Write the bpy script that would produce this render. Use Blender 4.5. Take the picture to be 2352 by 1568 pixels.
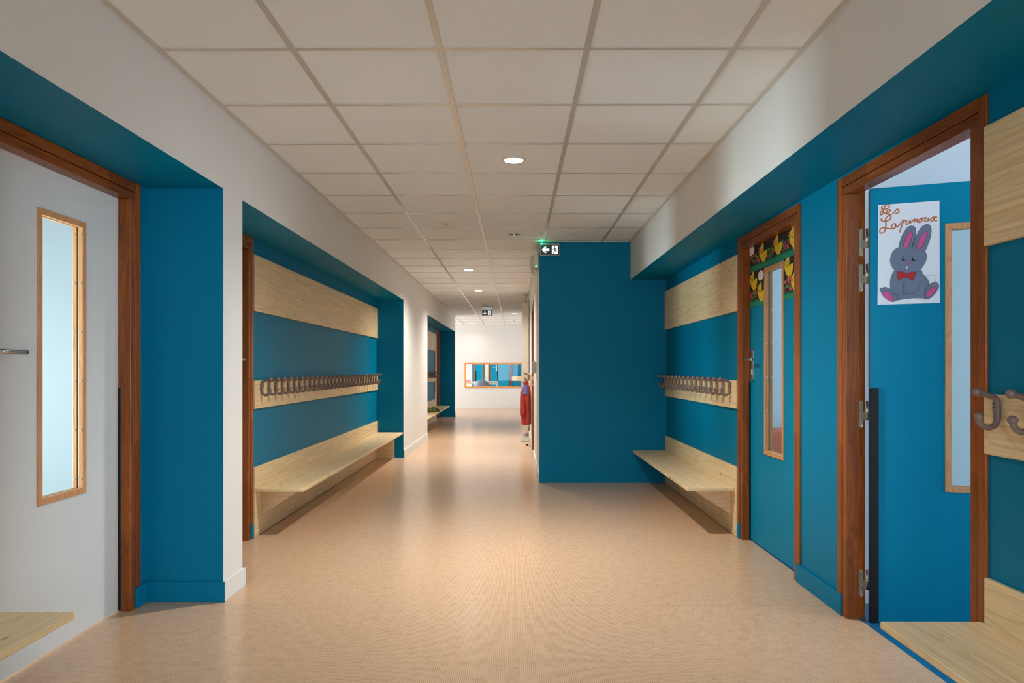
import bpy, bmesh, math, random
from mathutils import Vector, Matrix
random.seed(7)
S = bpy.context.scene
for o in list(bpy.data.objects):
    bpy.data.objects.remove(o, do_unlink=True)
COL = S.collection

# ------------------------------------------------------------------ camera
H = 1.166                      # eye height, metres
FPX, V0, PSI = 1600.0, 846.7, 0.0043
cam_d = bpy.data.cameras.new('camera'); cam = bpy.data.objects.new('camera', cam_d); COL.objects.link(cam)
cam_d.sensor_width = 36.0; cam_d.lens = FPX / 2352 * 36.0
cam_d.shift_y = (V0 - 784) / 2352
cam.location = (0, 0, H); cam.rotation_euler = (math.pi / 2, 0, PSI)
cam_d.clip_start = 0.05; cam_d.clip_end = 200
S.camera = cam

# ------------------------------------------------------------------ world, colour management
w = bpy.data.worlds.new('world'); S.world = w; w.use_nodes = True
w.node_tree.nodes['Background'].inputs[0].default_value = (0.75, 0.87, 1, 1)
w.node_tree.nodes['Background'].inputs[1].default_value = 1.0
S.view_settings.view_transform = 'Standard'; S.view_settings.look = 'None'
S.view_settings.gamma = 1; S.view_settings.use_curve_mapping = False
S.view_settings.exposure = 0.0

def area(name, loc, direction, sx, sy, power, color, spread=math.pi):
    d = bpy.data.lights.new(name, 'AREA'); d.shape = 'RECTANGLE'; d.size = sx; d.size_y = sy
    d.energy = power; d.color = color; d.spread = spread
    o = bpy.data.objects.new(name, d); COL.objects.link(o); o.location = loc
    o.rotation_euler = Vector(direction).to_track_quat('-Z', 'Y').to_euler()
    return o
DAY = (0.84, 0.93, 1.0)
# daylight entering through the windows of the rooms, plus a corridor fill
area('daylight_left_room', (-5.93, 2.3, 0.88), (1, 0, 0), 1.4, 1.0, 850, DAY)
area('daylight_classroom', (6.93, 1.4, 1.45), (-1, 0, 0), 3.0, 1.9, 300, DAY)
area('daylight_second_classroom', (6.93, 5.4, 1.45), (-1, 0, 0), 2.8, 1.9, 330, DAY)
area('daylight_hall', (-5.93, 18.8, 1.35), (1, 0, 0), 3.0, 2.1, 265, (0.90, 0.95, 1.0))
area('fill_corridor_end', (0, -3.93, 1.35), (0, 1, 0), 2.2, 1.9, 118, (0.66, 0.84, 1.0))  # unseen source added as cool fill for surfaces facing the camera
area('daylight_far_room', (-3.93, 23.5, 1.4), (1, 0, 0), 4.0, 1.9, 300, (0.93, 0.97, 1.0))
LAMP_POWER = 49.0
LAMP_COLOR = (1.0, 0.955, 0.90)

# ------------------------------------------------------------------ materials
def srgb(r, g, b):
    f = lambda c: (c / 255 / 12.92) if c / 255 <= 0.04045 else ((c / 255 + 0.055) / 1.055) ** 2.4
    return (f(r), f(g), f(b), 1)
def mat(name, col, rough=0.5, metal=0.0, emit=0.0, noise=0.0, nscale=8.0, bump=0.0, bscale=300.0, spec=0.5):
    m = bpy.data.materials.new(name); m.use_nodes = True
    nt = m.node_tree; b = nt.nodes['Principled BSDF']
    b.inputs['Base Color'].default_value = col; b.inputs['Roughness'].default_value = rough
    b.inputs['Metallic'].default_value = metal; b.inputs['Specular IOR Level'].default_value = spec
    if emit:
        b.inputs['Emission Color'].default_value = col; b.inputs['Emission Strength'].default_value = emit
    tc = nt.nodes.new('ShaderNodeTexCoord')
    if noise:
        n = nt.nodes.new('ShaderNodeTexNoise'); n.inputs['Scale'].default_value = nscale; n.inputs['Detail'].default_value = 4
        nt.links.new(tc.outputs['Object'], n.inputs['Vector'])
        mx = nt.nodes.new('ShaderNodeMix'); mx.data_type = 'RGBA'
        c2 = tuple(c * (1 - noise) for c in col[:3]) + (1,)
        mx.inputs['A'].default_value = c2; mx.inputs['B'].default_value = tuple(min(1, c * (1 + noise)) for c in col[:3]) + (1,)
        nt.links.new(n.outputs['Fac'], mx.inputs['Factor']); nt.links.new(mx.outputs['Result'], b.inputs['Base Color'])
    if bump:
        n2 = nt.nodes.new('ShaderNodeTexNoise'); n2.inputs['Scale'].default_value = bscale; n2.inputs['Detail'].default_value = 3
        nt.links.new(tc.outputs['Object'], n2.inputs['Vector'])
        bp = nt.nodes.new('ShaderNodeBump'); bp.inputs['Strength'].default_value = bump; bp.inputs['Distance'].default_value = 0.002
        nt.links.new(n2.outputs['Fac'], bp.inputs['Height']); nt.links.new(bp.outputs['Normal'], b.inputs['Normal'])
    return m
def wood(name, c1, c2, axis, rough=0.4, grain=1.0, knots=None, stave=0.0, across=None):
    """grain runs along axis (0,1,2); knots: colour or None; stave: darker/lighter glued staves"""
    m = bpy.data.materials.new(name); m.use_nodes = True
    nt = m.node_tree; b = nt.nodes['Principled BSDF']; N = nt.nodes.new; L = nt.links.new
    b.inputs['Roughness'].default_value = rough; b.inputs['Specular IOR Level'].default_value = 0.3
    tc = N('ShaderNodeTexCoord'); mp = N('ShaderNodeMapping')
    sc = [9.0 * grain] * 3; sc[axis] = 0.55 * grain
    mp.inputs['Scale'].default_value = sc; L(tc.outputs['Object'], mp.inputs['Vector'])
    n1 = N('ShaderNodeTexNoise'); n1.inputs['Scale'].default_value = 1.3; n1.inputs['Detail'].default_value = 2; n1.inputs['Distortion'].default_value = 0.6
    L(mp.outputs[0], n1.inputs['Vector'])
    ml = N('ShaderNodeMath'); ml.operation = 'MULTIPLY'; ml.inputs[1].default_value = 13.0; L(n1.outputs['Fac'], ml.inputs[0])
    fr = N('ShaderNodeMath'); fr.operation = 'FRACT'; L(ml.outputs[0], fr.inputs[0])
    rp = N('ShaderNodeValToRGB'); rp.color_ramp.elements[0].color = c1; rp.color_ramp.elements[1].color = c2
    rp.color_ramp.elements[0].position = 0.45; rp.color_ramp.elements[1].position = 0.92
    e = rp.color_ramp.elements.new(1.0); e.color = c1
    L(fr.outputs[0], rp.inputs['Fac'])
    mp2 = N('ShaderNodeMapping'); s2 = [70.0] * 3; s2[axis] = 2.0; mp2.inputs['Scale'].default_value = s2; L(tc.outputs['Object'], mp2.inputs['Vector'])
    n2 = N('ShaderNodeTexNoise'); n2.inputs['Scale'].default_value = 1.0; n2.inputs['Detail'].default_value = 3; L(mp2.outputs[0], n2.inputs['Vector'])
    mx = N('ShaderNodeMix'); mx.data_type = 'RGBA'; mx.blend_type = 'MULTIPLY'
    r2 = N('ShaderNodeMapRange'); r2.inputs['From Min'].default_value = 0.3; r2.inputs['From Max'].default_value = 0.7
    r2.inputs['To Min'].default_value = 0.86; r2.inputs['To Max'].default_value = 1.06; L(n2.outputs['Fac'], r2.inputs['Value'])
    mx.inputs['Factor'].default_value = 1.0; L(rp.outputs['Color'], mx.inputs['A']); L(r2.outputs['Result'], mx.inputs['B'])
    out = mx.outputs['Result']
    if stave:
        mp4 = N('ShaderNodeMapping'); s4 = [22.0] * 3; s4[axis] = 2.3; mp4.inputs['Scale'].default_value = s4
        mp4.inputs['Location'].default_value = (0.37, 0.21, 0.13)
        L(tc.outputs['Object'], mp4.inputs['Vector'])
        fl = N('ShaderNodeVectorMath'); fl.operation = 'FLOOR'; L(mp4.outputs[0], fl.inputs[0])
        wn = N('ShaderNodeTexWhiteNoise'); wn.noise_dimensions = '3D'; L(fl.outputs[0], wn.inputs['Vector'])
        r4 = N('ShaderNodeMapRange'); r4.inputs['To Min'].default_value = 1 - stave; r4.inputs['To Max'].default_value = 1 + stave
        L(wn.outputs['Value'], r4.inputs['Value'])
        mx4 = N('ShaderNodeMix'); mx4.data_type = 'RGBA'; mx4.blend_type = 'MULTIPLY'; mx4.inputs['Factor'].default_value = 1
        L(out, mx4.inputs['A']); L(r4.outputs['Result'], mx4.inputs['B']); out = mx4.outputs['Result']
    if knots:
        mp3 = N('ShaderNodeMapping'); s3 = [10.0] * 3; s3[axis] = 4.2; mp3.inputs['Scale'].default_value = s3; L(tc.outputs['Object'], mp3.inputs['Vector'])
        vo = N('ShaderNodeTexVoronoi'); vo.inputs['Scale'].default_value = 1.0; L(mp3.outputs[0], vo.inputs['Vector'])
        kr = N('ShaderNodeMapRange'); kr.inputs['From Min'].default_value = 0.035; kr.inputs['From Max'].default_value = 0.10
        kr.inputs['To Min'].default_value = 0.8; kr.inputs['To Max'].default_value = 0.0; L(vo.outputs['Distance'], kr.inputs['Value'])
        mk = N('ShaderNodeMix'); mk.data_type = 'RGBA'; L(kr.outputs['Result'], mk.inputs['Factor']); L(out, mk.inputs['A']); mk.inputs['B'].default_value = knots
        out = mk.outputs['Result']
    L(out, b.inputs['Base Color'])
    return m
def glass(name, tint=(0.93, 0.97, 0.97, 1)):
    m = bpy.data.materials.new(name); m.use_nodes = True; nt = m.node_tree
    nt.nodes.clear(); N = nt.nodes.new
    o = N('ShaderNodeOutputMaterial'); t = N('ShaderNodeBsdfTransparent'); g = N('ShaderNodeBsdfGlossy'); mx = N('ShaderNodeMixShader'); f = N('ShaderNodeLayerWeight')
    t.inputs[0].default_value = tint; g.inputs['Roughness'].default_value = 0.02; f.inputs['Blend'].default_value = 0.5
    pw = N('ShaderNodeMath'); pw.operation = 'POWER'; pw.inputs[1].default_value = 5.0; nt.links.new(f.outputs['Facing'], pw.inputs[0])
    ma = N('ShaderNodeMath'); ma.operation = 'MULTIPLY_ADD'; ma.inputs[1].default_value = 0.9; ma.inputs[2].default_value = 0.015; nt.links.new(pw.outputs[0], ma.inputs[0])
    nt.links.new(ma.outputs[0], mx.inputs[0]); nt.links.new(t.outputs[0], mx.inputs[1]); nt.links.new(g.outputs[0], mx.inputs[2]); nt.links.new(mx.outputs[0], o.inputs[0])
    return m
def floor_mat():
    m = bpy.data.materials.new('beige_vinyl'); m.use_nodes = True
    nt = m.node_tree; b = nt.nodes['Principled BSDF']; N = nt.nodes.new; L = nt.links.new
    tc = N('ShaderNodeTexCoord')
    mp = N('ShaderNodeMapping'); L(tc.outputs['Object'], mp.inputs['Vector'])
    wv = N('ShaderNodeTexWave'); wv.inputs['Scale'].default_value = 42; wv.inputs['Distortion'].default_value = 0.0; wv.inputs['Detail'].default_value = 0
    L(mp.outputs[0], wv.inputs['Vector'])
    mp2 = N('ShaderNodeMapping'); mp2.inputs['Scale'].default_value = (130, 48, 1)
    L(tc.outputs['Object'], mp2.inputs['Vector'])
    n = N('ShaderNodeTexNoise'); n.inputs['Scale'].default_value = 1; n.inputs['Detail'].default_value = 2; L(mp2.outputs[0], n.inputs['Vector'])
    n3 = N('ShaderNodeTexNoise'); n3.inputs['Scale'].default_value = 22; n3.inputs['Detail'].default_value = 3; L(tc.outputs['Object'], n3.inputs['Vector'])
    a = N('ShaderNodeMath'); a.operation = 'MULTIPLY'; L(wv.outputs['Fac'], a.inputs[0]); L(n.outputs['Fac'], a.inputs[1])
    a2 = N('ShaderNodeMath'); a2.operation = 'MULTIPLY'; L(a.outputs[0], a2.inputs[0]); L(n3.outputs['Fac'], a2.inputs[1])
    r = N('ShaderNodeValToRGB'); r.color_ramp.elements[0].position = 0.02; r.color_ramp.elements[1].position = 0.42
    r.color_ramp.elements[0].color = srgb(211, 178, 145); r.color_ramp.elements[1].color = srgb(168, 131, 98)
    L(a2.outputs[0], r.inputs['Fac'])
    # welded seams across the corridor
    sx = N('ShaderNodeSeparateXYZ'); L(tc.outputs['Object'], sx.inputs[0])
    col = r.outputs['Color']
    for yy in (3.44, 5.44, 7.44):
        c = N('ShaderNodeMath'); c.operation = 'COMPARE'; c.inputs[1].default_value = yy; c.inputs[2].default_value = 0.0018; L(sx.outputs['Y'], c.inputs[0])
        c2 = N('ShaderNodeMath'); c2.operation = 'MULTIPLY'; c2.inputs[1].default_value = 0.35; L(c.outputs[0], c2.inputs[0])
        mx = N('ShaderNodeMix'); mx.data_type = 'RGBA'; L(c2.outputs[0], mx.inputs['Factor']); L(col, mx.inputs['A']); mx.inputs['B'].default_value = srgb(110, 80, 55); col = mx.outputs['Result']
    L(col, b.inputs['Base Color'])
    b.inputs['Roughness'].default_value = 0.24; b.inputs['Specular IOR Level'].default_value = 0.5
    bn = N('ShaderNodeTexNoise'); bn.inputs['Scale'].default_value = 9; bn.inputs['Detail'].default_value = 2; L(tc.outputs['Object'], bn.inputs['Vector'])
    bp = N('ShaderNodeBump'); bp.inputs['Strength'].default_value = 0.06; bp.inputs['Distance'].default_value = 0.004; L(bn.outputs['Fac'], bp.inputs['Height']); L(bp.outputs['Normal'], b.inputs['Normal'])
    return m

M = {}
M['white'] = mat('white_paint', srgb(220, 218, 214), 0.5, noise=0.015, nscale=3)
M['blue'] = mat('blue_paint', (0.0, 0.178, 0.315, 1), 0.44, spec=0.09, noise=0.04, nscale=2.5, bump=0.05, bscale=500)
M['bluedoor'] = mat('blue_door_paint', (0.0, 0.218, 0.37, 1), 0.46, spec=0.09, noise=0.03, nscale=2)
M['whitedoor'] = mat('white_door_laminate', srgb(214, 216, 216), 0.36, noise=0.01)
M['tile'] = mat('ceiling_tile', srgb(228, 230, 230), 0.85, noise=0.03, nscale=60, bump=0.25, bscale=400)
M['tbar'] = mat('ceiling_grid_metal', srgb(198, 191, 178), 0.24, spec=0.9)
M['floor'] = floor_mat()
M['bluefloor'] = mat('blue_vinyl', srgb(20, 98, 140), 0.35, noise=0.05, nscale=40)
M['pine_y'] = wood('pine_along', srgb(236, 210, 164), srgb(226, 194, 142), 1, 0.42, 1.0, knots=srgb(140, 90, 50))
M['pine_x'] = wood('pine_across', srgb(230, 200, 158), srgb(218, 184, 138), 0, 0.45, 1.0, knots=srgb(140, 88, 55))
M['bead_z'] = wood('beech_bead', srgb(212, 156, 108), srgb(196, 138, 90), 2, 0.4, 2.0)
M['frame_z'] = wood('varnished_hardwood', srgb(148, 78, 26), srgb(124, 61, 16), 2, 0.3, 1.2, stave=0.22)
M['frame_y'] = wood('varnished_hardwood_head', srgb(142, 74, 26), srgb(118, 58, 16), 1, 0.3, 1.2, stave=0.22)
M['frame_x'] = wood('varnished_window_head', srgb(230, 156, 88), srgb(208, 128, 64), 0, 0.3, 1.2, stave=0.12)
M['hook'] = mat('taupe_plastic', srgb(128, 108, 100), 0.38, noise=0.03)
M['dark'] = mat('black_rubber', srgb(18, 20, 27), 0.5, spec=0.25)
M['chrome'] = mat('brushed_steel', srgb(205, 202, 196), 0.26, metal=1.0)
M['zinc'] = mat('zinc_plated_steel', srgb(188, 184, 160), 0.36, metal=0.45)
M['screw'] = mat('screw_steel', srgb(210, 210, 212), 0.3, metal=0.7)
M['glass'] = glass('clear_glass')
M['plastic'] = mat('white_plastic', srgb(214, 206, 190), 0.4)
M['radiator'] = mat('radiator_enamel', srgb(190, 180, 160), 0.35, noise=.02)
M['seal'] = mat('grey_edge_seal', srgb(90, 78, 66), 0.5)
M['paper'] = mat('poster_paper', srgb(232, 232, 240), 0.7, noise=0.015, nscale=30)
M['lamp'] = mat('lit_lens', (1, 0.93, 0.80, 1), 0.5, emit=9.0)
M['lens_off'] = mat('unlit_lens', srgb(170, 168, 162), 0.3, metal=0.3)

# ------------------------------------------------------------------ mesh helpers
SIDES = {'-x': (0, 3, 7, 4), '+x': (1, 5, 6, 2), '-y': (0, 4, 5, 1), '+y': (3, 2, 6, 7), '-z': (0, 1, 2, 3), '+z': (4, 7, 6, 5)}
class MB:
    def __init__(s): s.v = []; s.f = []; s.m = []; s.sm = []
    def add(s, vs, fs, m=0, smooth=False, T=None):
        n = len(s.v)
        s.v += [tuple(T(*p)) if T else tuple(p) for p in vs]
        for i, f in enumerate(fs):
            s.f.append(tuple(n + k for k in f)); s.m.append(m[i] if isinstance(m, (list, tuple)) else m); s.sm.append(smooth)
        return s
    def box(s, x0, x1, y0, y1, z0, z1, m=0, mats=None, T=None, skip=()):
        vs = [(x0, y0, z0), (x1, y0, z0), (x1, y1, z0), (x0, y1, z0), (x0, y0, z1), (x1, y0, z1), (x1, y1, z1), (x0, y1, z1)]
        ks = [k for k in SIDES if k not in skip]
        return s.add(vs, [SIDES[k] for k in ks], [(mats or {}).get(k, m) for k in ks], False, T)
    def prism(s, pts, thick_dir, m=0, T=None, smooth=False):
        """pts: closed outline in 3D; extruded by vector thick_dir"""
        n = len(pts); a = [tuple(p) for p in pts]; b = [tuple(Vector(p) + Vector(thick_dir)) for p in pts]
        fs = [tuple(range(n)), tuple(range(2 * n - 1, n - 1, -1))] + [(i, (i + 1) % n, n + (i + 1) % n, n + i) for i in range(n)]
        return s.add(a + b, fs, m, smooth, T)
    def tube(s, path, r, seg=12, m=0, T=None, caps=True):
        P = [Vector(p) for p in path]; R = r if isinstance(r, (list, tuple)) else [r] * len(P)
        vs = []; ref = Vector((0, 0, 1)); prev = None
        for i, p in enumerate(P):
            t = (P[min(i + 1, len(P) - 1)] - P[max(i - 1, 0)]).normalized()
            if prev is None:
                if abs(t.dot(ref)) > 0.9: ref = Vector((1, 0, 0))
                nrm = (ref - t * ref.dot(t)).normalized()
            else:
                nrm = (prev - t * prev.dot(t)).normalized()
            prev = nrm; bn = t.cross(nrm)
            for k in range(seg):
                a = 2 * math.pi * k / seg; vs.append(tuple(p + (nrm * math.cos(a) + bn * math.sin(a)) * R[i]))
        fs = []
        for i in range(len(P) - 1):
            for k in range(seg):
                k2 = (k + 1) % seg; fs.append((i * seg + k, i * seg + k2, (i + 1) * seg + k2, (i + 1) * seg + k))
        if caps: fs += [tuple(range(seg - 1, -1, -1)), tuple((len(P) - 1) * seg + k for k in range(seg))]
        return s.add(vs, fs, m, True, T)
    def sphere(s, c, r, m=0, seg=16, rings=10, T=None):
        rr = r if isinstance(r, (list, tuple)) else (r, r, r); vs = []; fs = []
        for i in range(rings + 1):
            th = math.pi * i / rings
            for k in range(seg):
                ph = 2 * math.pi * k / seg
                vs.append((c[0] + rr[0] * math.sin(th) * math.cos(ph), c[1] + rr[1] * math.sin(th) * math.sin(ph), c[2] + rr[2] * math.cos(th)))
        for i in range(rings):
            for k in range(seg):
                k2 = (k + 1) % seg; fs.append((i * seg + k, (i + 1) * seg + k, (i + 1) * seg + k2, i * seg + k2))
        return s.add(vs, fs, m, True, T)
    def lathe(s, c, prof, seg=32, m=0, T=None):
        """prof: list of (radius, z) around vertical axis through c"""
        vs = []; fs = []
        for (r, z) in prof:
            for k in range(seg):
                a = 2 * math.pi * k / seg; vs.append((c[0] + r * math.cos(a), c[1] + r * math.sin(a), c[2] + z))
        for i in range(len(prof) - 1):
            for k in range(seg):
                k2 = (k + 1) % seg; fs.append((i * seg + k, i * seg + k2, (i + 1) * seg + k2, (i + 1) * seg + k))
        return s.add(vs, fs, m, True, T)
    def slab(s, axis, c0, c1, u0, u1, z0, z1, holes=(), m=0, mats=None):
        us = sorted({u0, u1} | {h[0] for h in holes} | {h[1] for h in holes}); zs = sorted({z0, z1} | {h[2] for h in holes} | {h[3] for h in holes})
        us = [u for u in us if u0 <= u <= u1]; zs = [z for z in zs if z0 <= z <= z1]
        for i in range(len(us) - 1):
            for j in range(len(zs) - 1):
                cu = (us[i] + us[i + 1]) / 2; cz = (zs[j] + zs[j + 1]) / 2
                if any(h[0] < cu < h[1] and h[2] < cz < h[3] for h in holes): continue
                if axis == 'x': s.box(c0, c1, us[i], us[i + 1], zs[j], zs[j + 1], m, mats)
                else: s.box(us[i], us[i + 1], c0, c1, zs[j], zs[j + 1], m, mats)
        return s
    def build(s, name, mats, parent=None, bevel=0.0, seg=2, weld=False):
        me = bpy.data.meshes.new(name)
        off = Vector(parent['_w']) if parent is not None and '_w' in parent else Vector((0, 0, 0))
        me.from_pydata([tuple(Vector(v) - off) for v in s.v], [], s.f)
        mats = mats if isinstance(mats, (list, tuple)) else [mats]
        for mm in mats: me.materials.append(mm)
        for i, p in enumerate(me.polygons): p.material_index = s.m[i]; p.use_smooth = s.sm[i]
        bm = bmesh.new(); bm.from_mesh(me)
        if weld: bmesh.ops.remove_doubles(bm, verts=bm.verts, dist=1e-5)
        bmesh.ops.recalc_face_normals(bm, faces=bm.faces); bm.to_mesh(me); bm.free()
        o = bpy.data.objects.new(name, me); COL.objects.link(o)
        if parent is not None:
            o.parent = parent; o['_w'] = tuple(off)
        if bevel:
            b = o.modifiers.new('bevel', 'BEVEL'); b.width = bevel; b.segments = seg; b.limit_method = 'ANGLE'; b.angle_limit = math.radians(40)
        return o
def tag(o, label=None, cat=None, group=None, kind=None):
    if label: o['label'] = label
    if cat: o['category'] = cat
    if group: o['group'] = group
    if kind: o['kind'] = kind
    return o
def root(name, loc, label, cat=None, group=None, kind=None, parent=None):
    o = bpy.data.objects.new(name, None); COL.objects.link(o); o.location = loc; o['_w'] = tuple(loc); o.empty_display_size = 0.1
    return tag(o, label, cat, group, kind)
def copy_tree(o, loc, label=None, group=None):
    c = o.copy(); COL.objects.link(c); c.location = loc; c['_w'] = tuple(loc)
    if label: c['label'] = label
    if group: c['group'] = group
    def rec(src, dst):
        for ch in src.children:
            k = ch.copy(); COL.objects.link(k); k.parent = dst; rec(ch, k)
    rec(o, c)
    return c

# ------------------------------------------------------------------ layout
ZC = 2.466            # ceiling
ZSL, ZSR = 2.070, 2.080
XL, XL1, XL2 = -1.463, -1.853, -1.815     # left wall face, recess backs
XR, XRB, YE, XN = 1.184, 1.552, 7.15, 0.25  # right soffit face, recess back, end wall, narrow wall
TOP = 2.85
D1 = (2.375, 3.425); D2 = (3.782, 4.838); D3 = (2.288, 3.343); DB = (3.752, 4.806); DC = (15.66, 16.74); D4 = (9.10, 10.14)
DH = 2.068
YN, YF = -4.0, 20.5

# floors
fl = MB(); fl.box(-6, 1.605, YN, 26.4, -0.1, 0)
tag(fl.build('floor', M['floor']), 'beige woven-look vinyl floor running down the corridor', 'floor', kind='structure')
fl2 = MB(); fl2.box(1.605, 7, -0.6, YE, -0.1, 0)
tag(fl2.build('floor', M['bluefloor']), 'blue vinyl floor of the classroom behind the open door', 'floor', kind='structure')

# left wall
B = {'+x': 1}
wl = MB()
wl.slab('x', XL1 - 0.09, XL1, YN, 3.488, 0, TOP, [(D1[0] + .02, D1[1] - .02, 0, DH - .02)], 0, B)
wl.box(XL1 - 0.09, XL, 3.488, 3.732, 0, TOP, 0, {'-y': 1, '+y': 1})
wl.slab('x', XL2 - 0.09, XL2, 3.732, 9.13, 0, TOP, [(DB[0] + .02, DB[1] - .02, 0, DH - .02)], 0, B)
wl.box(XL2 - 0.09, XL, 9.13, 11.63, 0, TOP, 0, {'-y': 1, '+y': 1})
wl.slab('x', XL2 - 0.09, XL2, 11.63, 16.88, 0, TOP, [(DC[0] + .02, DC[1] - .02, 0, DH - .02)], 0, B)
wl.box(XL2 - 0.09, XL, 16.88, 17.05, 0, TOP, 0, {'-y': 1})
wl.box(-6, XL2 - 0.09, 16.9, 17.05, 0, TOP, 0)
for y0, y1, xb in ((YN, 3.488, XL1), (3.732, 9.13, XL2), (11.63, 16.88, XL2)):
    wl.box(xb, XL, y0, y1, ZSL, TOP, 0, {'-z': 1})
tag(wl.build('wall_left', [M['white'], M['blue']]), 'left corridor wall, white with blue door and cloakroom recesses', 'wall', kind='structure')

# right wall with soffit, end wall and narrow corridor wall
wr = MB()
wr.box(XR, 1.64, YN, YE, ZSR, TOP, 0, {'-z': 1})
wr.slab('x', XRB, 1.64, YN, YE, 0, ZSR, [(D2[0] + .02, D2[1] - .02, 0, DH - .02), (D3[0] + .02, D3[1] - .02, 0, DH - .02)], 0, {'-x': 1})
tag(wr.build('wall_right', [M['white'], M['blue']]), 'right corridor wall, blue recess under a white soffit', 'wall', kind='structure')
we = MB()
we.box(XN, 1.64, YE, YE + .2, 0, TOP, 0, {'-y': 1}); we.box(1.64, 7, YE, YE + .2, 0, TOP, 2)
wn2 = MB(); wn2.slab('x', XN, XN + .12, YE + .2, YF, 0, TOP, [(D4[0] + .02, D4[1] - .02, 0, DH - .02)], 0)
M['palewall2'] = mat('classroom_wall', srgb(186, 196, 204), 0.6, noise=0.01)
tag(we.build('wall_end', [M['white'], M['blue'], M['palewall2']]), 'blue end wall beside the narrow corridor', 'wall', kind='structure')
tag(wn2.build('wall_corridor', M['white']), 'white right wall of the narrow corridor', 'wall', kind='structure')
# far wall with interior window
WX0, WX1, WZ0, WZ1 = -1.486, 0.235, 0.60, 1.345
wf = MB(); wf.slab('y', YF, YF + .15, -6, 4, 0, TOP, [(WX0, WX1, WZ0, WZ1)], 0)
tag(wf.build('wall_far', M['white']), 'white wall closing the corridor', 'wall', kind='structure')
# wall behind the viewpoint, with an opening for the added fill light
wn = MB(); wn.slab('y', YN - .15, YN, -2, 1.7, 0, TOP, [(-1.1, 1.1, 0.4, 2.3)], 0)
tag(wn.build('wall_near', M['white']), 'white wall behind the viewpoint', 'wall', kind='structure')

# side rooms
rm = MB()
rm.slab('x', -6.15, -6, -0.6, 5.5, 0, TOP, [(1.6, 3.0, 0.35, 1.4)], 0)
rm.box(-6, XL1 - .09, -0.75, -0.6, 0, TOP); rm.box(-6, XL2 - .09, 5.5, 5.65, 0, TOP)
rm.box(-6.15, XL1 - .09, -0.6, 5.5, 2.6, 2.7)
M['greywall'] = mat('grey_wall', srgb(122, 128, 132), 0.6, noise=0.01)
tag(rm.build('wall_left_room', M['greywall']), 'white walls of the room behind the white doors', 'wall', kind='structure')
rc = MB()
rc.slab('x', 7, 7.15, -0.6, YE, 0, TOP, [(-0.1, 2.9, 0.5, 2.4), (4.0, 6.8, 0.5, 2.4)], 0)
rc.box(1.64, 7, 3.47, 3.60, 0, TOP)
rc.box(1.64, 7, -0.75, -0.6, 0, TOP); rcc = MB(); rcc.box(1.641, 7.15, -0.6, YE, 2.6, 2.7); tag(rcc.build('ceiling', M['white']), 'white ceiling of the classroom', 'ceiling', kind='structure')
M['palewall'] = mat('pale_blue_wall', srgb(186, 196, 204), 0.6, noise=0.01)
tag(rc.build('wall_classroom', M['palewall']), 'white walls of the classroom behind the open blue door', 'wall', kind='structure')
rh = MB()
rh.slab('x', -6.15, -6, 17.05, YF, 0, TOP, [(17.3, 20.3, 0.3, 2.4)], 0)
rh.slab('x', -4.15, -4, YF + .15, 26.2, 0, TOP, [(21.5, 25.5, 0.45, 2.35)], 0)
rh.box(4, 4.15, YF + .15, 26.2, 0, TOP); rh.box(-4.15, 4.15, YF + .15, 26.35, 2.5, 2.6)
tag(rh.build('wall_hall', M['white']), 'white walls of the hall and room beyond the corridor', 'wall', kind='structure')
YB2 = 26.2
rb = MB()
rb.box(-4.15, -1.62, YB2, YB2 + .15, 0, TOP, 0); rb.box(-1.62, -1.15, YB2, YB2 + .15, 0, TOP, 1)
rb.box(-1.15, -0.97, YB2, YB2 + .15, 0, TOP, 0); rb.box(-0.97, 4.15, YB2, YB2 + .15, 0, TOP, 1)
tag(rb.build('wall_back', [M['white'], M['blue']]), 'blue and white back wall of the far room', 'wall', kind='structure')

# windows that let the daylight in; the near-end one only frames the fill
def day_window(n, axis, c, u0, u1, z0, z1, label, inward):
    mb = MB(); t = 0.06
    def bx(a0, a1, b0, b1):
        if axis == 'x': mb.box(c - .04, c + .04, a0, a1, b0, b1)
        else: mb.box(a0, a1, c - .04, c + .04, b0, b1)
    bx(u0, u0 + t, z0, z1); bx(u1 - t, u1, z0, z1); bx(u0 + t, u1 - t, z0, z0 + t); bx(u0 + t, u1 - t, z1 - t, z1)
    k = max(1, round((u1 - u0) / 1.2))
    for i in range(1, k): uu = u0 + (u1 - u0) * i / k; bx(uu - t / 2, uu + t / 2, z0 + t, z1 - t)
    tag(mb.build('window_%d' % n, M['plastic'], bevel=0.004), label, 'window', kind='structure')
day_window(2, 'x', -6.08, 1.6, 3.0, 0.35, 1.4, 'window of the left room', 1)
day_window(3, 'x', 7.08, -0.1, 2.9, 0.5, 2.4, 'window of the classroom', -1)
day_window(7, 'x', 7.08, 4.0, 6.8, 0.5, 2.4, 'window of the second classroom', -1)
day_window(4, 'x', -6.08, 17.3, 20.3, 0.3, 2.4, 'window of the far hall', 1)
day_window(5, 'y', YN - .08, -1.1, 1.1, 0.4, 2.3, 'added unseen window framing the fill light behind the viewpoint', 1)
day_window(6, 'x', -4.08, 21.5, 25.5, 0.45, 2.35, 'window of the room beyond the corridor', 1)

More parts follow.
